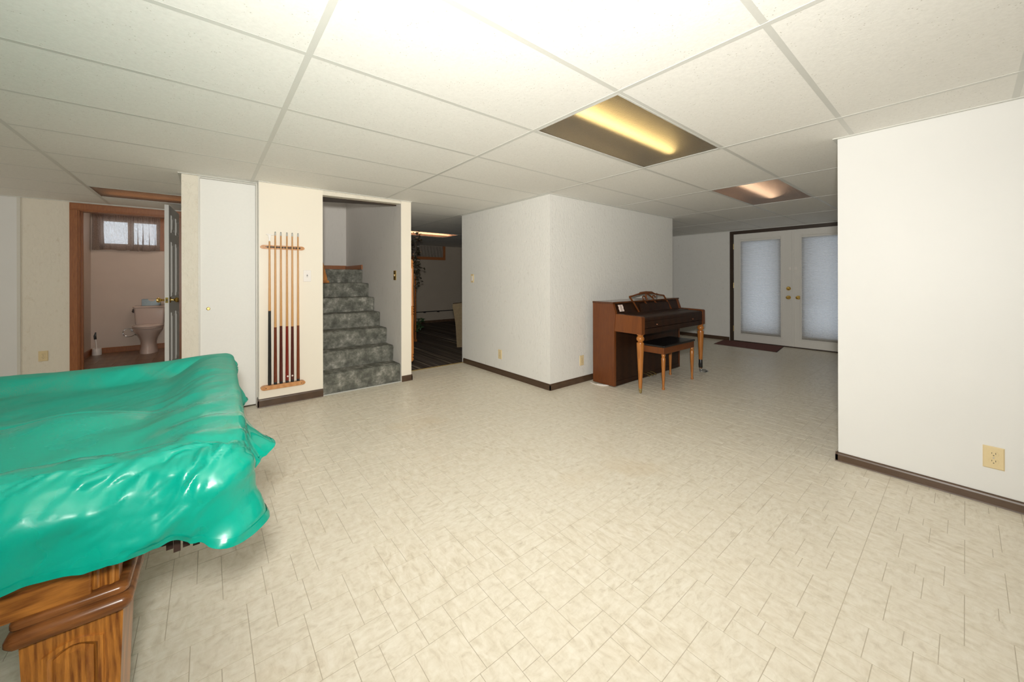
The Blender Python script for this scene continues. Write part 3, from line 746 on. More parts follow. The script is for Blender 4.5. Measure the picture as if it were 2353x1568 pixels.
s.box(-1.40, -1.335, 8.765, 8.785, 1.67, 2.24); s.box(-.645, -.58, 8.765, 8.785, 1.67, 2.24); s.box(-1.335, -.645, 8.765, 8.785, 1.67, 1.735); s.box(-1.335, -.645, 8.765, 8.785, 2.165, 2.24)
s.box(-1.34, -1.325, 8.785, 8.88, 1.73, 2.17); s.box(-.655, -.64, 8.785, 8.88, 1.73, 2.17); s.box(-1.325, -.655, 8.785, 8.88, 1.73, 1.745); s.box(-1.325, -.655, 8.785, 8.88, 2.155, 2.17); s.box(-1.0, -.98, 8.81, 8.86, 1.745, 2.155)
obj('window_frame', s, MAT['oak_trim'], w)
c = thing('curtain', (-1.02, 8.72, 2.27), 'short sheer brown gathered curtain over the small bathroom window', 'curtain')
nx = 260
def cpt(u, t, z, dy=0):
    ph = u * 2 * PI * 7 + 1.1 * math.sin(u * 11 + .5)
    a = (.006 + .026 * t ** .8) * (.55 + .45 * math.sin(u * 9 + 1))
    fine = (1 - t) ** 2 * .005 * math.sin(u * 2 * PI * 44)
    drop = (.010 * math.sin(u * 17 + 1) + .016 * (u > .52) * (u < .66)) * t
    return (-1.42 + .80 * u + a * math.sin(2 * ph) * .9 - .015 * t * (u - .9), 8.715 + dy + a * .8 * math.cos(ph) + fine, z - drop)
rows = [[cpt(i / nx, k / 25, 2.262 - .60 * k / 25) for i in range(nx + 1)] for k in range(26)]
obj('sheer_panel', MB().grid(rows).smooth(), MAT['sheer'], c)
obj('curtain_rod', MB().tube([(-1.428, 8.715, 2.265), (-.605, 8.715, 2.265)], .006), MAT['brass_dull'], c)
obj('hem', MB().grid([[cpt(i / nx, 1, 1.664 + .045 * k, -.004) for i in range(nx + 1)] for k in range(2)]).smooth(), MAT['sheer'], c)
# toilet
t = thing('toilet', (-.745, 8.42, 0), 'pinkish toilet with closed lid against the bathroom back wall', 'toilet')
def ering(cx, cy, rx, ry, z, n=28, egg=.0):
    return [(cx + rx * math.cos(2 * PI * k / n), cy + (ry * (1 + egg) if math.sin(2 * PI * k / n) < 0 else ry * (1 - egg)) * math.sin(2 * PI * k / n), z) for k in range(n)]
cx = -.745
R = [ering(cx, 8.45, .112, .22, .0), ering(cx, 8.45, .110, .218, .03), ering(cx, 8.46, .098, .20, .10), ering(cx, 8.455, .096, .20, .17), ering(cx, 8.44, .110, .215, .24), ering(cx, 8.42, .142, .235, .31), ering(cx, 8.40, .170, .25, .36), ering(cx, 8.39, .178, .26, .395), ering(cx, 8.39, .172, .255, .402)]
obj('bowl', MB().loft(R).smooth(), MAT['porcelain'], t, angle=60)
obj('seat', MB().loft([ering(cx, 8.385, .176, .262, .404), ering(cx, 8.385, .184, .268, .410), ering(cx, 8.385, .184, .268, .420), ering(cx, 8.385, .178, .262, .424)]).smooth(), MAT['porcelain'], t)
obj('seat_lid', MB().loft([ering(cx, 8.385, .176, .262, .427), ering(cx, 8.385, .186, .270, .432), ering(cx, 8.385, .184, .268, .444), ering(cx, 8.385, .165, .25, .455), ering(cx, 8.385, .08, .14, .460)]).smooth(), MAT['porcelain'], t)
def rrect(x0, x1, y0, y1, z, r=.03, n=6):
    out = []
    for (qx, qy, a0) in ((x1 - r, y1 - r, 0), (x0 + r, y1 - r, PI / 2), (x0 + r, y0 + r, PI), (x1 - r, y0 + r, 1.5 * PI)):
        for k in range(n + 1):
            a = a0 + PI / 2 * k / n; out.append((qx + r * math.cos(a), qy + r * math.sin(a), z))
    return out
obj('tank', MB().loft([rrect(cx - .150, cx + .150, 8.59, 8.765, .40), rrect(cx - .172, cx + .172, 8.565, 8.77, .46), rrect(cx - .185, cx + .185, 8.55, 8.77, .715)]).smooth(), MAT['porcelain'], t, angle=60)
obj('tank_lid', MB().loft([rrect(cx - .193, cx + .193, 8.54, 8.775, .717), rrect(cx - .196, cx + .196, 8.537, 8.776, .722), rrect(cx - .196, cx + .196, 8.537, 8.776, .740), rrect(cx - .190, cx + .190, 8.543, 8.772, .746)]).smooth(), MAT['porcelain'], t)
p = MB(); p.bbox(cx - .205, cx - .183, 8.60, 8.625, .64, .70, .004); p.bbox(cx - .206, cx - .196, 8.55, 8.62, .655, .675, .003)
obj('flush_lever', p, MAT['leather'], t, 'dark flush lever')
bx = thing('tissue_box', (-.73, 8.66, .746), 'silvery tissue box standing on the toilet tank lid', 'box')
p = MB(); p.bbox(-.842, -.618, 8.60, 8.71, .747, .857, .003)
obj('box_body', p, MAT['tissue_box'], bx)
p = MB(); p.loft([[(-.72 + .045 * math.cos(a), 8.598, .857 - .038 * math.sin(a)) for a in [PI * k / 12 for k in range(13)]], [(-.72 + .045 * math.cos(a), 8.6005, .857 - .038 * math.sin(a)) for a in [PI * k / 12 for k in range(13)]]])
obj('opening', p, MAT['bath_wall'], bx)
br = thing('toilet_brush', (-1.345, 8.63, 0), 'white toilet brush holder with a black-tipped handle in the corner', 'toilet brush')
obj('holder', MB().lathe([(.052, 0), (.054, .01), (.050, .10), (.046, .103), (.03, .10)], (-1.345, 8.63, 0), 'z', 24).smooth(), MAT['white_plastic'], br)
obj('handle', MB().tube([(-1.345, 8.63, .09), (-1.36, 8.635, .26)], .008), MAT['white_plastic'], br)
obj('grip', MB().tube([(-1.362, 8.636, .245), (-1.366, 8.637, .30), (-1.358, 8.636, .355)], [.016, .015, .007], 10), MAT['black'], br, 'black grip')
sc = thing('paper_holder', (-.98, 8.76, .33), 'dark scrolled wire toilet paper holder left of the toilet', 'holder')
pts = []
for k in range(46):
    a = k / 45; th = .3 + a * 5.4; r = .030 + .052 * min(1, a * 1.5)
    pts.append((-1.0 + .0 + r * math.cos(th), 8.745 - .0005 * k, .325 + r * math.sin(th)))
pts.append((-.93, 8.73, .262)); pts.append((-.86, 8.73, .262))
obj('scroll', MB().tube(pts, .0065, 8).smooth(), MAT['steel'], sc)
obj('mount', MB().lathe([(.016, 0), (.016, -.012), (.007, -.014), (.007, -.04)], (-.972, 8.78, .335), 'y', 12).smooth(), MAT['steel'], sc)

# ---------------------------------------------------------------- outlets and switches
def plate(kind, axis, pos, s, label, mat, cat, w=.070, h=.114):
    """axis 'x': on a plane of constant X facing s; 'y': constant Y facing s. pos=(plane, along, z)"""
    P, A, Z = pos
    t = thing(kind, (P, A, Z) if axis == 'x' else (A, P, Z), label, cat)
    def q(mb):
        if axis == 'x': return mb.xf(lambda v: Vector((P + s * v.y, A + v.x, Z + v.z)))
        return mb.xf(lambda v: Vector((A + v.x, P + s * v.y, Z + v.z)))
    p = MB(); hw, hh = w / 2, h / 2
    p.loft([[(-hw, 0, -hh), (hw, 0, -hh), (hw, 0, hh), (-hw, 0, hh)], [(-hw, .003, -hh), (hw, .003, -hh), (hw, .003, hh), (-hw, .003, hh)], [(-hw + .004, .006, -hh + .004), (hw - .004, .006, -hh + .004), (hw - .004, .006, hh - .004), (-hw + .004, .006, hh - .004)]])
    obj('cover_plate', q(p), mat, t)
    if kind == 'outlet':
        for zc in (.0195, -.0195):
            f = MB(); ring = lambda y, k: [(.0168 * k * math.cos(a), y, zc + max(-.0135, min(.0135, .0168 * math.sin(a))) * k) for a in [2 * PI * i / 24 for i in range(24)]]
            f.loft([ring(.005, 1.05), ring(.0075, 1.0)])
            ro = obj('receptacle', q(f), mat, t)
            g = MB(); g.box(-.0075, -.0055, .0070, .0080, zc + .000, zc + .009); g.box(.0050, .0070, .0070, .0080, zc + .001, zc + .008)
            g.lathe([(.0024, .0070), (.0024, .0080)], (0, 0, zc - .0065), 'y', 10)
            obj('slots', q(g), MAT['slot'], ro)
        obj('screw', q(MB().lathe([(.003, .006), (.0028, .0072)], (0, 0, 0), 'y', 10)), MAT['steel'], t)
    elif kind == 'light_switch':
        g = MB(); g.box(-.005, .005, .006, .008, -.012, .012); g.prism([(.006, -.009), (.016, .004), (.014, .009), (.006, .009)], 'x', -.004, .004)
        obj('toggle', q(g), MAT['white_plastic'] if mat is not MAT['brass'] else MAT['almond'], t)
    elif kind == 'rocker_switch':
        g = MB(); g.bbox(-.016, .016, .004, .010, -.033, .033, .002)
        obj('rocker', q(g), MAT['white_plastic'], t)
    elif kind == 'cable_plate':
        g = MB(); g.lathe([(.006, .006), (.006, .010), (.004, .011), (.004, .018)], (0, 0, .002), 'y', 12)
        obj('jack', q(g), MAT['steel'], t)
        for zc in (.012, -.011): obj('screw', q(MB().lathe([(.003, .006), (.0028, .0075)], (0, 0, zc), 'y', 10)), MAT['steel'], t)
    return t
plate('outlet', 'x', (3.152, -.090, .245), -1, 'beige outlet low on the smooth white right wall', MAT['almond'], 'outlet')
plate('outlet', 'x', (2.793, 3.645, .248), -1, 'beige outlet on the middle wall face left of its corner', MAT['almond'], 'outlet')
plate('outlet', 'y', (2.779, 3.300, .247), -1, 'beige outlet beside the left side of the piano', MAT['almond'], 'outlet')
plate('outlet', 'y', (6.506, -1.416, .331), -1, 'beige outlet left of the bathroom doorway', MAT['almond'], 'outlet')
plate('rocker_switch', 'x', (2.793, 4.262, 1.188), -1, 'beige slide switch on the middle wall near the dark opening', MAT['almond'], 'switch')
plate('light_switch', 'x', (1.7165, 4.283, 1.224), -1, 'brass switch plate inside the stairwell', MAT['brass'], 'switch')
plate('cable_plate', 'y', (4.104, .757, 1.212), -1, 'white cable jack plate right of the cue rack', MAT['white_plastic'], 'cable plate')

# ---------------------------------------------------------------- cue rack and cues
YR = 4.104
rk = thing('cue_rack', (.553, YR, .18), 'two-bar maple wall rack holding six cues', 'rack')
def rbar(zc, h, dep, x0=.372, x1=.732):
    m = MB(); r = h / 2; n = 8
    pts = [(x0 + r - r * math.cos(PI / 2 - PI * k / n) * 1.6 + .6 * r, zc + r * math.sin(PI / 2 - PI * k / n)) for k in range(n + 1)]
    pts = [(p[0], p[1]) for p in pts] + [(x1 - 1.6 * r + 1.6 * r * math.cos(-PI / 2 + PI * k / n), zc + r * math.sin(-PI / 2 + PI * k / n)) for k in range(n + 1)]
    return m.prism(pts, 'y', YR - dep, YR)
obj('top_bar', rbar(1.478, .036, .022), MAT['rack'], rk)
lo = rbar(.182, .038, .050)
obj('bottom_bar', lo, MAT['rack'], rk)
for (x, z) in ((.415, 1.480), (.690, 1.478), (.412, .180), (.696, .180)):
    dd = .022 if z > 1 else .050
    obj('screw', MB().lathe([(.004, 0), (.004, -.002)], (x, YR - dd, z), 'y', 10), MAT['leather'], rk)
CX = [.442, .487, .532, .581, .625, .673]
for x in CX:
    g = MB()
    for s in (-1, 1): g.lathe([(.006, 0), (.0078, -.008), (.0075, -.018), (.005, -.022)], (x + s * .0142, YR - .022, 1.478), 'y', 12)
    obj('holding_clip', g.smooth(), MAT['black'], rk)
cues = [('cue_black', .204, .888, 1.57, 'leftmost cue, with a black butt and white bridge head'), ('cue_brown', .2025, .733, 1.622, 'second cue from the left, red-brown butt, just right of the black-butted one'),
        ('cue_dark', .2025, .742, 1.622, 'third cue from the left, with a dark wine butt and no sticker'), ('cue_red', .2025, .735, 1.622, 'fourth cue from the left, bright red butt with a pale round sticker'),
        ('cue_dark', .2025, .730, 1.622, 'fifth cue from the left, very dark butt with a pale round sticker'), ('cue_orange', .2025, .735, 1.622, 'rightmost cue, with an orange-brown butt')]
for k, (mt, zb, zm, zt_, lab) in enumerate(cues):
    x = CX[k]; yb, yt = YR - .028, YR - .033
    t = thing('cue', (x, yb, zb), lab, 'cue', 'cues in the wall rack')
    def seg(z0, z1, r0, r1, n=14):
        def yy(z): return yb + (yt - yb) * (z - zb) / (1.62 - zb)
        m = MB(); rings = []
        for q in range(9):
            z = z0 + (z1 - z0) * q / 8; r = r0 + (r1 - r0) * q / 8
            rings.append([(x + r * math.cos(2 * PI * i / n), yy(z) + r * math.sin(2 * PI * i / n), z) for i in range(n)])
        return m.loft(rings).smooth()
    rj = .0098
    obj('butt', seg(zb + .02, zm, .0142, rj + .0014), MAT[mt], t)
    obj('bumper', seg(zb, zb + .02, .0130, .0140), MAT['black'], t)
    obj('shaft', seg(zm, zt_ - .035, rj + .0008, .0068), MAT['maple'], t)
    if k:
        obj('ferrule', seg(zt_ - .035, zt_ - .008, .0069, .0067), MAT['ferrule'], t)
        obj('tip', seg(zt_ - .008, zt_, .0066, .0050), MAT['steel'], t)
    else:
        obj('bridge_head', MB().box(x - .006, x + .006, yt - .006, yt + .006, zt_ - .04, zt_).bbox(x - .026, x + .034, yt - .004, yt + .004, 1.588, 1.598, .002).prism([(x - .012, 1.588), (x + .012, 1.588), (x + .007, 1.56), (x - .007, 1.56)], 'y', yt - .005, yt + .005), MAT['white_plastic'], t, 'white plastic bridge head')
    if k in (3, 4):
        obj('sticker', MB().lathe([(.0075, 0), (.0075, -.0012)], (x + (.003 if k == 3 else -.002), yb - .0135, .262), 'y', 16), MAT['paper'], t, 'pale round sticker')

# ---------------------------------------------------------------- stairs
st = thing('stairs', (1.3, 4.12, 0), 'steep staircase covered in mottled grey-green carpet', 'staircase', kind='structure')
NY = [4.112, 4.318, 4.530, 4.762, 4.972, 5.195, 5.460]; NZ = [.212, .398, .587, .766, .948, 1.131, 1.318]
for k in range(7):
    zlo = 0 if k == 0 else NZ[k - 1] - .004
    y0, y1 = NY[k], (NY[k + 1] + .03 if k < 6 else 6.289)
    m = MB(); r = .026; z1 = NZ[k]
    pr = [(y0 + .012, zlo), (y0 + .004, z1 - .06)] + [(y0 + r - r * math.cos(a), z1 - r + r * math.sin(a)) for a in [PI / 2 * q / 5 for q in range(6)]] + [(y1, z1), (y1, zlo)]
    nseg = 20; rings = []
    for q in range(nseg + 1):
        x = .8995 + (1.7155 - .8995) * q / nseg; e = min(1, min(q, nseg - q) / 2.0)
        rings.append([(x, y + .003 * noise.noise((x * 9, z * 7, k)) + (0 if y > y0 + .06 else .012 * (1 - e)), z - (.008 * (1 - e) if z > z1 - .03 else 0)) for (y, z) in pr])
    obj('step', m.loft(rings).smooth(), MAT['stair_carpet'], st, angle=50)
p = MB(); p.bbox(.899, 1.7155, 4.098, 4.108, 0, .012, .003)
obj('carpet_edge', p, MAT['ferrule'], st, 'pale frayed carpet edge at the floor')
p = MB(); p.bbox(.90, 1.7155, 6.27, 6.289, 1.32, 1.395, .003); p.bbox(1.698, 1.7155, 5.465, 6.27, 1.32, 1.385, .003)
struct('baseboard_landing', p, MAT['oak_trim'], 'reddish oak baseboard around the stair landing', 'baseboard')
h = thing('stair_rail_end', (1.13, 5.13, .95), 'orange oak stringer end at the left of the upper steps', 'stair trim')
p = MB(); p.prism([(1.0, 1.163), (1.190, 1.163), (1.190, 1.19), (1.146, 1.375), (1.125, 1.45), (1.0, 1.45)], 'y', 5.2, 5.24)
obj('stringer', p, MAT['oak'], h)
obj('end_block', MB().bbox(.99, 1.21, 5.185, 5.262, 1.132, 1.164, .005), MAT['oak_h'], h)

# ---------------------------------------------------------------- dark carpeted room
def turned(mb, x, y, z0, z1, r):
    """a long turned spindle profile between z0 and z1"""
    H = z1 - z0; P = []
    for t, k in ((0, .25), (.012, .8), (.03, 1.0), (.04, .55), (.055, 1.05), (.065, .6), (.075, .95), (.09, 1.0), (.30, .9), (.43, .95), (.455, 1.05), (.462, .7), (.475, 1.15), (.488, .7), (.5, 1.1), (.512, .7), (.525, 1.15), (.538, .7), (.545, 1.05), (.57, .95), (.70, .9), (.91, 1.0), (.925, .95), (.935, .6), (.945, 1.05), (.96, .55), (.97, 1.0), (.985, .75), (1, .2)):
        P.append((r * k, z0 + H * t))
    return mb.lathe(P, (x, y, 0), 'z', 16).smooth()
sp = thing('turned_spindle', (1.862, 4.17, .21), 'honey-coloured turned spindle fixed to the wall end right of the stairs', 'spindle')
obj('spindle_body', turned(MB(), 1.868, 4.150, .205, 1.412, .021), MAT['walnut_leg'], sp)
for zz in (.31, 1.28): obj('bracket', MB().box(1.839, 1.852, 4.14, 4.16, zz, zz + .02), MAT['brass_dull'], sp)
sp2 = thing('divider_post', (3.0, 6.55, 0), 'dark brown post behind the honey-coloured spindle in the dim room', 'post')
obj('post_body', MB().bbox(2.995, 3.035, 6.55, 6.59, .012, 1.30, .004), MAT['oak_dark'], sp2)
obj('post_foot', MB().bbox(2.985, 3.045, 6.54, 6.60, .006, .05, .004), MAT['oak_dark'], sp2)
def garland(name, loc, pts, n, mat, label, size):
    g = thing(name, loc, label, 'garland')
    obj('stem', MB().tube(pts, .006, 6), MAT['leaf'], g)
    for k in range(n):
        a = pts[random.randrange(len(pts))]; q = random.random() * 2 * PI; rr = random.random() * size * 1.8
        c = Vector(a) + Vector((rr * math.cos(q), rr * math.sin(q), random.uniform(-.05, .05)))
        d = Vector((random.gauss(0, 1), random.gauss(0, 1), random.gauss(-.3, .6))).normalized(); e = d.cross(Vector((random.random(), random.random(), 1))).normalized(); f = d.cross(e) * .25
        s = size * random.uniform(.7, 1.2)
        m = MB(); v = [c, c + d * s * .3 + e * s * .55 + f * s, c + d * s * .7 + e * s * .35, c + d * s * 1.25, c + d * s * .7 - e * s * .35, c + d * s * .3 - e * s * .55 + f * s, c + d * s * .5 - f * s * .5]
        m.add(v, [(0, 1, 6), (1, 2, 6), (2, 3, 6), (3, 4, 6), (4, 5, 6), (5, 0, 6)])
        obj('leaf', m, mat, g)
gp = [(3.03 + .03 * math.sin(k * 1.1), 6.50 + .02 * math.cos(k * 1.7), 2.06 - .049 * k) for k in range(22)]
garland('ivy_garland', (3.03, 6.5, 1.0), gp, 90, MAT['leaf'], 'dark leafy garland hanging beside the post in the dim room', .055)
gp2 = [(3.10 + .05 * math.sin(k * 1.3), 6.60 + .03 * math.cos(k), .40 - .05 * k) for k in range(5)]
garland('ivy_plant', (3.1, 6.6, .2), gp2, 40, MAT['leaf_green'], 'green leafy clump low beside the dark post', .06)
w2 = thing('window_2', (4.55, 9.1, 1.7), 'high oak-framed window with a brown fabric shade in the dim room', 'window', kind='structure')
f = MB(); x0, x1, z0, z1 = 3.70, 5.075, 1.70, 2.077
f.bbox(x0, x1, 9.09, 9.13, z0, z0 + .075, .004); f.bbox(x1 - .07, x1, 9.09, 9.13, z0 + .075, z1, .004); f.bbox(x0, x0 + .07, 9.09, 9.13, z0 + .075, z1, .004)
obj('window_frame', f, MAT['oak_trim'], w2)
rows = [[(x0 + .07 + (x1 - x0 - .14) * i / 60, 9.112 + .006 * math.sin(i * 1.4 + k * .5), z0 + .055 + (z1 - z0 - .06) * k / 8 - .012 * abs(math.sin(i * .35)) * (k == 0)) for i in range(61)] for k in range(9)]
obj('fabric_shade', MB().grid(rows).smooth(), MAT['window_shade'], w2)
hr = thing('wall_rail', (5.0, 9.08, .3), 'thin dark pipe running low along the dim back wall', 'pipe')
obj('pipe', MB().tube([(3.6, 9.07, .315), (5.2, 9.07, .315), (7.6, 9.07, .315)], .011, 8), MAT['black'], hr)
for xx in (4.45, 4.85, 5.6, 6.4):
    obj('pipe_clip', MB().box(xx - .02, xx + .02, 9.06, 9.13, .285, .305), MAT['black'], hr)
so = thing('sofa', (3.6, 5.6, 0), 'tan woven sofa end just past the middle wall', 'sofa')
ax, ay, bx_, by_ = .84, -.54, .54, .84                # along the visible end panel / away along the sofa
def sq(mb): return mb.xf(lambda p: Vector((3.295 + ax * p.x + bx_ * p.y, 5.535 + ay * p.x + by_ * p.y, p.z)))
m = MB(); m.prism([(.012, .008), (.005, .12), (-.012, .40), (-.045, .62), (-.062, .70), (-.058, .752), (.10, .768), (.70, .772), (.80, .70), (.80, .008)], 'y', 0, .22)
obj('arm', sq(m), MAT['sofa'], so)
obj('seat_cushion', sq(MB().bbox(.05, .62, .23, 1.5, .2, .45, .04)), MAT['sofa'], so)
obj('backrest', sq(MB().bbox(.62, .85, .22, 1.5, .1, .85, .05)), MAT['sofa'], so)
obj('base', sq(MB().bbox(.04, .80, .22, 1.5, .008, .2, .01)), MAT['sofa'], so)

# ---------------------------------------------------------------- piano
pn = thing('piano', (4.12, 2.4, 0), 'dark walnut spinet piano standing against the middle wall', 'piano')
PX0, PX1 = 3.395, 4.845
YB, YF = 2.692, 2.405
side = [(YB, .012), (YF, .012), (YF, .62), (2.388, .798), (2.425, .912), (YB, .912)]
for nm, a, c in (('side_panel', PX0, PX0 + .032), ('side_panel', PX1 - .032, PX1)):
    obj(nm, MB().prism(side, 'x', a, c), MAT['walnut'], pn)
obj('lid', MB().bbox(PX0 - .006, PX1 + .006, 2.415, YB + .004, .905, .925, .006), MAT['walnut_gloss'], pn)
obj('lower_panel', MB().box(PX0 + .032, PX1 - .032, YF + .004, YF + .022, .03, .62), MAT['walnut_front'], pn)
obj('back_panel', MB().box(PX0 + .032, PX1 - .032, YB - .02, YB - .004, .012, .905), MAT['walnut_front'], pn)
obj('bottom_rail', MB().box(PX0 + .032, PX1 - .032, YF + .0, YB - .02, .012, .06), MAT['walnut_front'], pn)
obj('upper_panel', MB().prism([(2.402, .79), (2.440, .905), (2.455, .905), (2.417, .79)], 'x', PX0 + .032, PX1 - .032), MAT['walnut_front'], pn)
AZ0, AZ1, YA = .612, .798, 2.080
for nm, a, c in (('key_arm', PX0 + .004, PX0 + .062), ('key_arm', PX1 - .062, PX1 - .004)):
    r = .018
    pr = [(YF, AZ0), (YA, AZ0 - .006)] + [(YA + r - r * math.cos(q), AZ1 - .008 - r + r * math.sin(q)) for q in [PI / 2 * k / 4 for k in range(5)]] + [(YF - .012, AZ1)]
    obj(nm, MB().prism(pr, 'x', a, c), MAT['walnut'], pn)
KA, KC = PX0 + .062, PX1 - .062
fb_ = MB()
fb_.prism([(2.088, .665), (2.088, .735), (2.094, .735), (2.094, .741), (2.088, .741), (2.090, .765), (2.105, .776), (2.26, .780), (2.26, .772), (2.11, .768), (2.102, .66)], 'x', KA, KC)
obj('fallboard', fb_, MAT['walnut_front'], pn)
obj('key_shelf', MB().prism([(2.258, .776), (2.262, .786), (2.40, .794), (2.40, .784)], 'x', KA, KC), MAT['walnut_front'], pn)
ks = MB(); ks.box(KA, KC, 2.092, 2.112, .604, .652); ks.box(KA, KC, 2.086, 2.112, .652, .660); ks.box(KA, KC, 2.112, YF + .004, .612, .640)
obj('key_slip', ks, MAT['walnut_front'], pn)
for x in (3.70, 4.52):
    obj('fallboard_knob', MB().lathe([(.007, 0), (.004, -.005), (.008, -.010), (.005, -.015), (.001, -.016)], (x, 2.088, .692), 'y', 12).smooth(), MAT['walnut'], pn)
def pleg(mb, x, y, top):
    P = [(.034, top), (.034, top - .012), (.024, top - .018), (.034, top - .030), (.040, top - .048), (.036, top - .066), (.026, top - .076), (.024, top - .082), (.035, top - .088), (.037, top - .10), (.036, top - .13), (.028, top - .30), (.017, .07), (.016, .052)]
    return mb.lathe(P[::-1], (x, y, 0), 'z', 18).smooth()
for k, x in enumerate((PX0 + .040, PX1 - .042)):
    y = 2.118
    lg = obj('leg', pleg(MB(), x, y, .610), MAT['walnut_leg'], pn)
    if k == 0:
        c_ = MB(); c_.lathe([(.014, .026), (.017, .030), (.017, .052), (.014, .056)], (x, y, 0), 'z', 12); c_.lathe([(.013, -.008), (.0145, -.006), (.0145, .006), (.013, .008)], (x + .004, y, .0146), 'y', 14); c_.box(x - .006, x + .010, y - .012, y - .009, .012, .034); c_.box(x - .006, x + .010, y + .009, y + .012, .012, .034)
        obj('caster', c_, MAT['brass_dull'], lg)
    else:
        c_ = MB(); c_.lathe([(.021, .058), (.023, .062), (.022, .16), (.019, .165)], (x, y, 0), 'z', 14); c_.bbox(x - .034, x - .018, y - .012, y + .012, .085, .115, .003)
        obj('sleeve', c_.smooth(), MAT['black'], lg, 'black sleeve around the right leg')
        c_ = MB(); c_.lathe([(.013, -.008), (.0145, -.006), (.0145, .006), (.013, .008)], (x + .004, y, .0146), 'y', 14); c_.box(x - .006, x + .010, y - .012, y - .009, .012, .058); c_.box(x - .006, x + .010, y + .009, y + .012, .012, .058)
        c_.tube([(x + .01, y - .01, .03), (x + .06, y - .03, .022), (x + .10, y - .04, .008)], [.008, .012, .007], 8)
        c_.bbox(x + .02, x + .11, y - .055, y - .01, .001, .006, .002)
        obj('caster', c_, MAT['steel'], lg)
# music desk: bottom rail, slanted posts, fretwork crest with two scrolls
def md(x, t): return (x, 2.395 + .052 * t, .793 + .215 * t)      # t runs up the slanted desk
dk = obj('music_desk', MB().prism([(2.388, .792), (2.412, .886), (2.420, .884), (2.398, .792)], 'x', 3.90, 4.56), MAT['walnut_front'], pn)
f = MB()
f.tube([md(3.86, 0), md(3.80, .45), md(3.735, .83)], [.009, .009, .010], 8); f.tube([md(4.60, 0), md(4.545, .45), md(4.49, .80)], [.009, .009, .010], 8)
f.tube([md(3.735, .83), md(3.80, .86), md(3.90, .93), md(3.945, .955)], .010, 8); f.tube([md(4.49, .80), md(4.40, .84), md(4.31, .90), md(4.265, .93)], .010, 8)
f.tube([md(3.93, .93), md(3.97, .99), md(4.10, 1.02), md(4.22, 1.0), md(4.28, .92)], [.010, .015, .016, .015, .010], 8)
f.tube([md(4.085, 1.0), md(4.08, .80), md(4.085, .62)], .009, 8); f.tube([md(4.10, 1.0), md(4.17, .82), md(4.22, .70)], .009, 8)
for x0, s in ((4.03, -1), (4.25, -1)):
    pts = [md(x0 + .035 * math.cos(a) * .9, .72 + .10 * math.sin(a)) for a in [(-.3 + .32 * k) for k in range(11)]]
    f.tube(pts, .008, 8); f.tube([md(x0 - .03, .70), md(x0 - .01, .55), md(x0 + .02, .40)], .008, 8)
obj('fretwork', f.smooth(), MAT['walnut'], dk)
for k in range(3):
    x = 3.98 + .07 * k
    p = MB(); p.tube([(x, YF + .004, .062), (x, YF - .03, .060), (x, YF - .075, .045)], [.006, .008, .011], 8)
    obj('pedal', p.smooth(), MAT['brass_dull'], pn)
p = MB(); p.tube([(4.74, 2.67, .925), (4.74, 2.67, .985)], .004, 6)
obj('prop_rod', p, MAT['black'], pn)
pp = thing('paper_note', (3.53, 2.41, .85), 'small pinkish paper note stuck on the piano front, upper left', 'paper')
rows = [[(3.487 + .075 * i / 4 + .004 * math.sin(k * 2), 2.398 + .0379 * (k / 6) * .62 + .0045 * math.cos(i * 2.2) - .003, .818 + .072 * k / 6) for i in range(5)] for k in range(7)]
obj('sheet', MB().grid(rows).smooth(), MAT['paper'], pp)
ln = MB()
for k in range(5):
    z = .828 + .012 * k; yy = 2.398 + .0379 * ((z - .818) / .072) * .62 - .0088
    ln.box(3.497, 3.545 - .006 * (k % 2), yy, yy + .0006, z, z + .0016)
o = obj('print_lines', ln, MAT['slot'], pp)
cb = thing('power_cord', (3.42, 2.6, 0), 'thin white cord lying on the floor by the piano left side', 'cord')
obj('cord', MB().tube([(3.36, 2.70, .006), (3.33, 2.62, .005), (3.335, 2.55, .005), (3.36, 2.50, .006), (3.41, 2.49, .006), (3.37, 2.53, .008), (3.35, 2.60, .006)], .004, 6).smooth(), MAT['white_plastic'], cb)
# bench
bn = thing('piano_bench', (4.06, 2.16, 0), 'walnut piano bench with a black top pushed under the keyboard', 'bench')
BX0, BX1, BY0, BY1 = 3.712, 4.415, 2.008, 2.325
obj('apron', MB().bbox(BX0 + .008, BX1 - .008, BY0 + .008, BY1 - .008, .375, .445, .004), MAT['walnut'], bn)
obj('seat_lid', MB().bbox(BX0, BX1, BY0, BY1, .446, .468, .006), MAT['blackseat'], bn)
for (x, y) in ((BX0 + .026, BY0 + .026), (BX1 - .026, BY0 + .026), (BX0 + .026, BY1 - .026), (BX1 - .026, BY1 - .026)):
    P = [(.014, 0), (.016, .012), (.0115, .022), (.012, .05), (.020, .26), (.0225, .33), (.019, .337), (.016, .345), (.021, .355), (.021, .368), (.017, .376)]
    obj('leg', MB().lathe(P, (x, y, 0), 'z', 16).smooth(), MAT['walnut_leg'], bn)

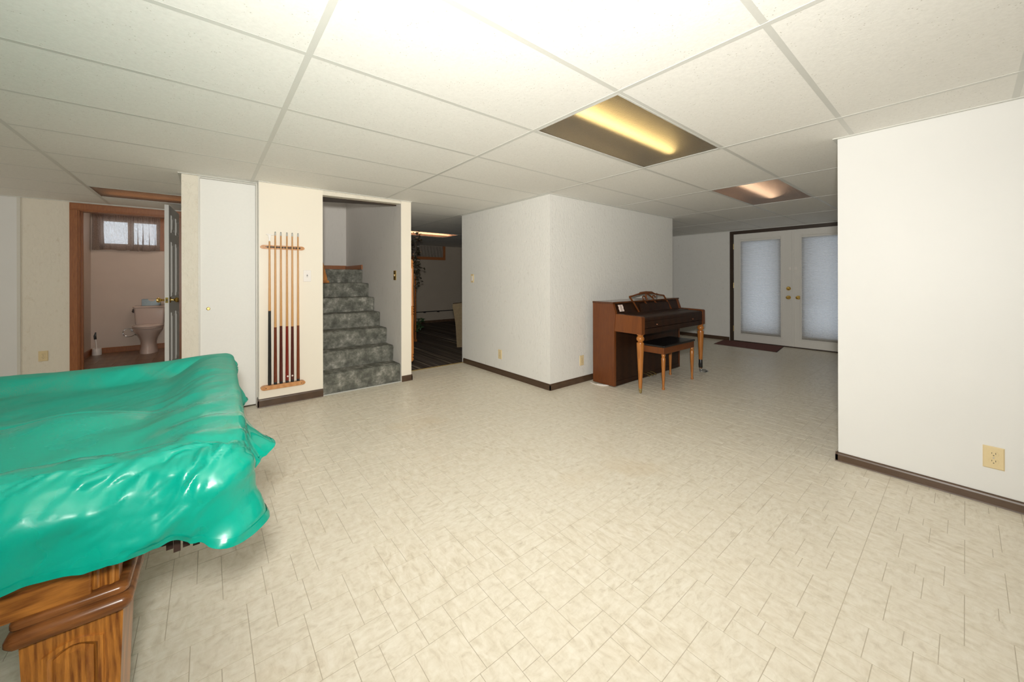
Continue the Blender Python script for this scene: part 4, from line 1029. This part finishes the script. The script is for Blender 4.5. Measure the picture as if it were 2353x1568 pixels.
# ---------------------------------------------------------------- covered pool table
PHI = math.radians(-1.2); PC, PS = math.cos(PHI), math.sin(PHI)
OX, OY = .055, 1.118                      # near right corner of the rails
def tw(u, v, z):                          # u: towards the left along the table, v: across, from the near side
    v *= 1 + .03 * max(0, u)
    return (OX - u * PC - v * PS, OY - u * PS + v * PC, z)
TL, TWD, ZR = 2.40, 1.40, .765
pt = thing('pool_table', (-1.0, 1.65, 0), 'oak pool table under a green vinyl cover', 'pool table')
def part(name, mb, mat, parent=None, label=None):
    return obj(name, mb, mat, parent or pt, label)
def tbox(u0, u1, v0, v1, z0, z1, bv=.004):
    m = MB().bbox(u0, u1, v0, v1, z0, z1, bv); return m.xf(lambda p: Vector(tw(p.x, p.y, p.z)))
for nm, q in (('rail', (0.03, TL - .03, .02, .14)), ('rail', (.03, TL - .03, TWD - .14, TWD - .02)), ('rail', (.02, .14, .14, TWD - .14)), ('rail', (TL - .14, TL - .02, .14, TWD - .14))):
    part(nm, tbox(*q, .700, .748), MAT['oak_h'])
part('bed', tbox(.12, TL - .12, .12, TWD - .12, .66, .700), MAT['hem'])
A0 = .010                                 # apron set-back from the rail edge
part('apron', tbox(.24, TL - .24, A0, A0 + .03, .532, .700), MAT['oak_h'])
part('apron', tbox(.24, TL - .24, TWD - A0 - .03, TWD - A0, .532, .700), MAT['oak_h'])
part('apron', tbox(.17, .20, .20, TWD - .20, .532, .700), MAT['oak_h'])
part('apron', tbox(TL - .20, TL - .17, .20, TWD - .20, .532, .700), MAT['oak_h'])
def pool_leg(u0, v0, su, sv):
    """corner leg: u0, v0 is its outer corner; su, sv point inwards"""
    def q(p): return Vector(tw(u0 + su * p.x, v0 + sv * p.y, p.z))
    m = MB()
    def ring(e, z, f=0): return [(e + f, e, z), (.160 - e - f, e, z), (.160 - e - f, .160 - e, z), (e + f, .160 - e, z)]
    m.loft([ring(.055, 0), ring(.035, .03), ring(.030, .06), ring(.022, .10), ring(.010, .482)])
    lg = part('leg', m.xf(q), MAT['oak'])
    m = MB(); rr = lambda e, z: rrect(-.006 + e, .166 - e, -.012 + e, .166 - e, z, .014, 4)
    m.loft([rr(.014, .480), rr(.004, .484), rr(.0, .492), rr(.0, .500), rr(.004, .508), rr(.012, .512), rr(.012, .516), rr(.006, .519), rr(.006, .527), rr(.010, .533), rr(.018, .535)])
    part('moulding', m.xf(q).smooth(), MAT['oak_dark'], lg, 'dark rounded moulding on the leg')
    m = MB(); m.bbox(.016, .085, .012, .045, .535, .700, .002)
    part('pilaster', m.xf(q), MAT['oak'], lg)
    for k in range(3):
        m = MB(); m.lathe([(.0065, .538), (.0065, .698)], (.028 + .0215 * k, .012, 0), 'z', 10)
        part('flute', m.xf(q), MAT['oak'], lg)
    m = MB(); m.bbox(.02, .05, .045, .15, .535, .700, .002)
    part('corner_block', m.xf(q), MAT['oak'], lg)
    # raised front panel with an arched top
    def arch(ins, y):
        x0, x1, zb, zt_ = .038 + ins, .122 - ins, .11 + ins, .450 - ins
        pts = [(x0, y, zb), (x1, y, zb), (x1, y, zt_ - .012)]
        for k in range(1, 8):
            t = k / 8; pts.append((x1 + (x0 - x1) * t, y, zt_ - .012 + .014 * math.sin(PI * t)))
        pts.append((x0, y, zt_ - .012)); return pts
    def yf(z): return .010 + (.022 - .010) * (.482 - z) / .382
    def fit(pts, d): return [(x, yf(z) - d, z) for (x, y, z) in pts]
    m = MB(); m.loft([fit(arch(0, 0), -.002), fit(arch(.001, 0), .005), fit(arch(.008, 0), .007), fit(arch(.014, 0), .002), fit(arch(.016, 0), -.003)])
    part('panel_bead', m.xf(q).smooth(), MAT['oak'], lg, 'glossy arched bead around the leg panel')
    m = MB(); m.loft([fit(arch(.013, 0), -.004), fit(arch(.015, 0), .002), fit(arch(.024, 0), .005)])
    part('raised_panel', m.xf(q), MAT['oak'], lg)
pool_leg(.186, .010, 1, 1); pool_leg(.186, TWD - .010, 1, -1); pool_leg(TL - .178, .010, -1, 1); pool_leg(TL - .178, TWD - .010, -1, -1)
# leather corner pocket with a fringe, below the cover
pk = MB(); n = 20; px_, py_ = .085, .060
R = [[tw(px_ + r * math.cos(2 * PI * k / n), py_ + r * math.sin(2 * PI * k / n), z) for k in range(n)] for r, z in ((.050, .69), (.052, .66), (.050, .60), (.036, .578), (.015, .572))]
po = part('pocket', pk.loft(R).smooth(), MAT['leather'])
for k in range(18):
    a = PI * 2 * k / 18
    c = Vector(tw(px_ + .050 * math.cos(a), py_ + .050 * math.sin(a), .60))
    m = MB(); m.box(c.x - .006, c.x + .006, c.y - .003, c.y + .003, .560 + .004 * (k % 3), .61)
    part('fringe', m, MAT['leather'], po)

cv = thing('pool_table_cover', (-1.0, 1.65, .8), 'shiny green vinyl cover draped over the pool table', 'table cover')
def lerp_tab(tab, x):
    if x <= tab[0][0]: return tab[0][1:]
    for a, c in zip(tab, tab[1:]):
        if x <= c[0]:
            t = (x - a[0]) / (c[0] - a[0]); t = t * t * (3 - 2 * t)
            return tuple(a[i] + (c[i] - a[i]) * t for i in range(1, len(a)))
    return tab[-1][1:]
# perimeter: near side (left to right), rounded corner, right end, rounded corner, far side
RCN = .05
def rim(p):
    """p in metres along the rim from the near left; returns u, v, outward normal"""
    L1 = TL - RCN; LC = PI / 2 * RCN; L2 = TWD - 2 * RCN
    if p < L1: return TL - p, 0, (0, -1)
    p -= L1
    if p < LC:
        a = p / RCN; return RCN - RCN * math.sin(a), RCN - RCN * math.cos(a), (-math.sin(a), -math.cos(a))
    p -= LC
    if p < L2: return 0, RCN + p, (-1, 0)
    p -= L2
    if p < LC:
        a = p / RCN; return RCN - RCN * math.cos(a), TWD - RCN + RCN * math.sin(a), (-math.cos(a), math.sin(a))
    p -= LC
    return RCN + p, TWD, (0, 1)
P1 = TL - RCN; P2 = P1 + PI / 2 * RCN; P3 = P2 + TWD - 2 * RCN; P4 = P3 + PI / 2 * RCN; P5 = P4 + TL - RCN
# p, drop, flare
HEM = [(0, .165, .004), (P1 - .42, .166, .004), (P1 - .34, .170, .008), (P1 - .24, .166, .004), (P1 - .16, .160, .004), (P1 - .07, .156, .006), (P1 - .02, .178, .014), (P1 + .025, .206, .026), (P2 - .02, .198, .034), (P2 + .015, .165, .012),
       (P2 + .045, .140, -.004), (P2 + .08, .105, .036), (P2 + .15, .094, .070), (P2 + .24, .088, .040), (P2 + .34, .085, .004), (P2 + .50, .085, .004), (P2 + .60, .085, .020), (P2 + .66, .085, .028), (P2 + .72, .085, .012), (P2 + .85, .08, .002), (P2 + 1.02, .08, .002),
       (P2 + 1.16, .055, .010), (P3, .06, .012), (P4, .10, .02), (P4 + .5, .15, .01), (P5, .16, .01)]
def fold(x, y, z): return noise.noise((x, y, z))
def ridged(x, y, z): return 1 - abs(noise.noise((x, y, z))) * 2
def hsh(i, j, sd):
    n = (i * 374761393 + j * 668265263 + sd * 974634777) & 0xffffffff
    n = ((n ^ (n >> 13)) * 1274126177) & 0xffffffff
    return ((n ^ (n >> 16)) & 0xffff) / 32767.5 - 1
def facet(x, y, cell, sd):
    """flat random facets meeting in sharp creases (triangle lattice, warped)"""
    w = cell * .55
    q = noise.noise_vector((x * .7 / cell, y * .7 / cell, sd * 3.7))
    x, y = (x + w * q.x) / cell, (y + w * q.y) / cell
    i_, j_ = x + y * .57735, y * 1.1547
    i, j = math.floor(i_), math.floor(j_); f, g = i_ - i, j_ - j
    if f + g < 1: return hsh(i, j, sd) * (1 - f - g) + hsh(i + 1, j, sd) * f + hsh(i, j + 1, sd) * g
    return hsh(i + 1, j + 1, sd) * (f + g - 1) + hsh(i + 1, j, sd) * (1 - g) + hsh(i, j + 1, sd) * (1 - f)
def crumple(x, y, sd):
    """sheet-plastic creases, stronger in some patches than in others; about -1 .. 1"""
    g = max(.25, min(1.25, .75 + noise.noise((x * 4, y * 4, sd + .5)) * 1.3))
    return g * (.62 * facet(x + .4 * y, y, .085, sd) + .44 * facet(x * .8 - y * .5, y, .040, sd + 1) + .24 * facet(x, y * .8 + x * .3, .021, sd + 2))
def top_z(u, v):
    d = min(u, v, TWD - v)                               # distance to the nearest rail edge
    k = min(1, max(0, (d - .10) / .12)); k = k * k * (3 - 2 * k)
    z = ZR + .010 * math.exp(-((d - .06) / .05) ** 2) - .046 * k
    z += .014 * math.exp(-(u / .17) ** 2) * (1 if v > .25 else v / .25)      # end rail stands proud
    # something left on the bed lifts the sheet into a ridge with a peak
    ur = .36; vr = .50
    w = .07 if v > vr else .36
    z += .058 * math.exp(-((v - vr - .03 * math.sin(u * 3)) / w) ** 2) * (1 - math.exp(-max(0, u - .12) / .12))
    z += .020 * math.exp(-(((u - ur) / .10) ** 2 + ((v - vr) / .09) ** 2))
    e = min(1, d / .03)
    z += .006 * e * fold(u * 3.1 + 2, v * 3.4, 1.7) + .0035 * e * ridged(u * 5 + v * 4, v * 3 - u * 2, 4.2)
    # creases over the right-hand rail and along the near edge
    if u < .34: z += .006 * math.exp(-((u - .10) / .12) ** 2) * ridged(v * 9, u * 3.5, 9.3)
    if v < .34: z += .008 * min(1, d / .015 + .3) * math.exp(-((v - .05) / .10) ** 2) * (ridged(u * 9 + v * 5, v * 13 - u * 4, 2.2) - .3) * .4
    if v < .36: z += .020 * math.exp(-((v - .02) / .09) ** 2) * crumple(u, v, 0)
    z += .010 * e * crumple(u * .45, v * .45, 5)
    return z
rings = []
pn_ = []; p = 0.0
while p < P5: pn_.append(p); p += .0045 if P1 - .9 < p < P4 + .2 else .012
NR, NS = 46, 42
IU, IV0, IV1 = .62, .46, .78                              # inner spine the rings contract to
def base_pt(p):
    u, v, nn = rim(p); return u, v, nn
cols = []
for p in pn_:
    u, v, nn = base_pt(p); col = []
    near = max(0, min(1, (P2 + .06 - p) / .12))
    u -= nn[0] * .040 * near; v -= nn[1] * .040 * near
    # top: from the spine outwards
    su = max(IU, min(TL, u)) if (nn[1] != 0 and abs(nn[1]) > .99) else IU
    sv = IV0 if v < TWD / 2 and abs(nn[1]) > .5 else (IV1 if abs(nn[1]) > .5 else IV0 + (IV1 - IV0) * (v / TWD))
    for k in range(NR):
        t = (k / NR) ** .8
        uu, vv = su + (u - su) * t, sv + (v - sv) * t
        col.append((uu, vv, top_z(uu, vv)))
    drop, flare = lerp_tab(HEM, p)
    zt_ = top_z(u, v)
    rr = .026 + .062 * near
    env = near * (.55 + .45 * math.exp(-((p - (P1 - .16)) / .28) ** 2))
    for k in range(NS + 1):
        t = k / NS; BT = .22 + .30 * near
        a = min(1, t / BT); out = rr * math.sin(a * PI / 2); dz = rr * (1 - math.cos(a * PI / 2))
        if t > BT:
            s = (t - BT) / (1 - BT)
            out = rr + flare * (s ** 1.15); dz = rr + (drop - rr) * s
        s = t
        q = p * 1.0
        # hanging folds fan out below the rim, crumpling sits on the bend
        out += .009 * s * math.sin(p * 27 + 5 * s * near + 2.2 * fold(p * 4, 0, 3)) * (1 if p < P2 + .1 else .25)
        out += .006 * s * fold(p * 7, s * 2.0, 5.5)
        c = crumple(q + .25 * s * drop, s * drop * 1.3 + .4, 2)
        out += .025 * env * c * (math.exp(-((s - .20) / .26) ** 2) + .45)
        dz -= .020 * env * c * math.exp(-((s - .05) / .20) ** 2)
        out += .014 * (1 - near) * s * c
        uu, vv = u + nn[0] * out, v + nn[1] * out
        col.append((uu, vv, zt_ - dz))
    cols.append(col)
rows = [[tw(*c[k]) for c in cols] for k in range(NR + NS + 1)]
sheet = MB().grid(rows).smooth()
# close the middle
inner = [tw(*c[0]) for c in cols]
n_in = len(inner)
cu = [c[0] for c in cols]
# middle strip between the near and far spines
m_rows = []
lefts = [c for c in cols if abs(rim(pn_[cols.index(c)])[2][1]) > .99] if False else None
for j in range(13):
    vv = IV0 + (IV1 - IV0) * j / 12
    m_rows.append([tw(IU + i * .03, vv, top_z(IU + i * .03, vv)) for i in range(int((TL - IU) / .03) + 1)])
mid = MB().grid(m_rows)
sheet.add(mid.v, mid.f)
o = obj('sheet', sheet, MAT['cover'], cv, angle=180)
hm = []
for k in (NR + NS - 3, NR + NS - 2, NR + NS - 1, NR + NS):
    row = []
    for q, c in enumerate(cols):
        u, v, z = c[k]; nn = rim(pn_[q])[2]
        o2 = .0016 + .0007 * math.sin(pn_[q] * 240) * (k % 2)
        row.append(tw(u + nn[0] * o2, v + nn[1] * o2, z - (.001 if k == NR + NS else 0)))
    hm.append(row)
obj('hem', MB().grid(hm).smooth(), MAT['hem'], cv, 'stitched hem of the green cover', angle=180)
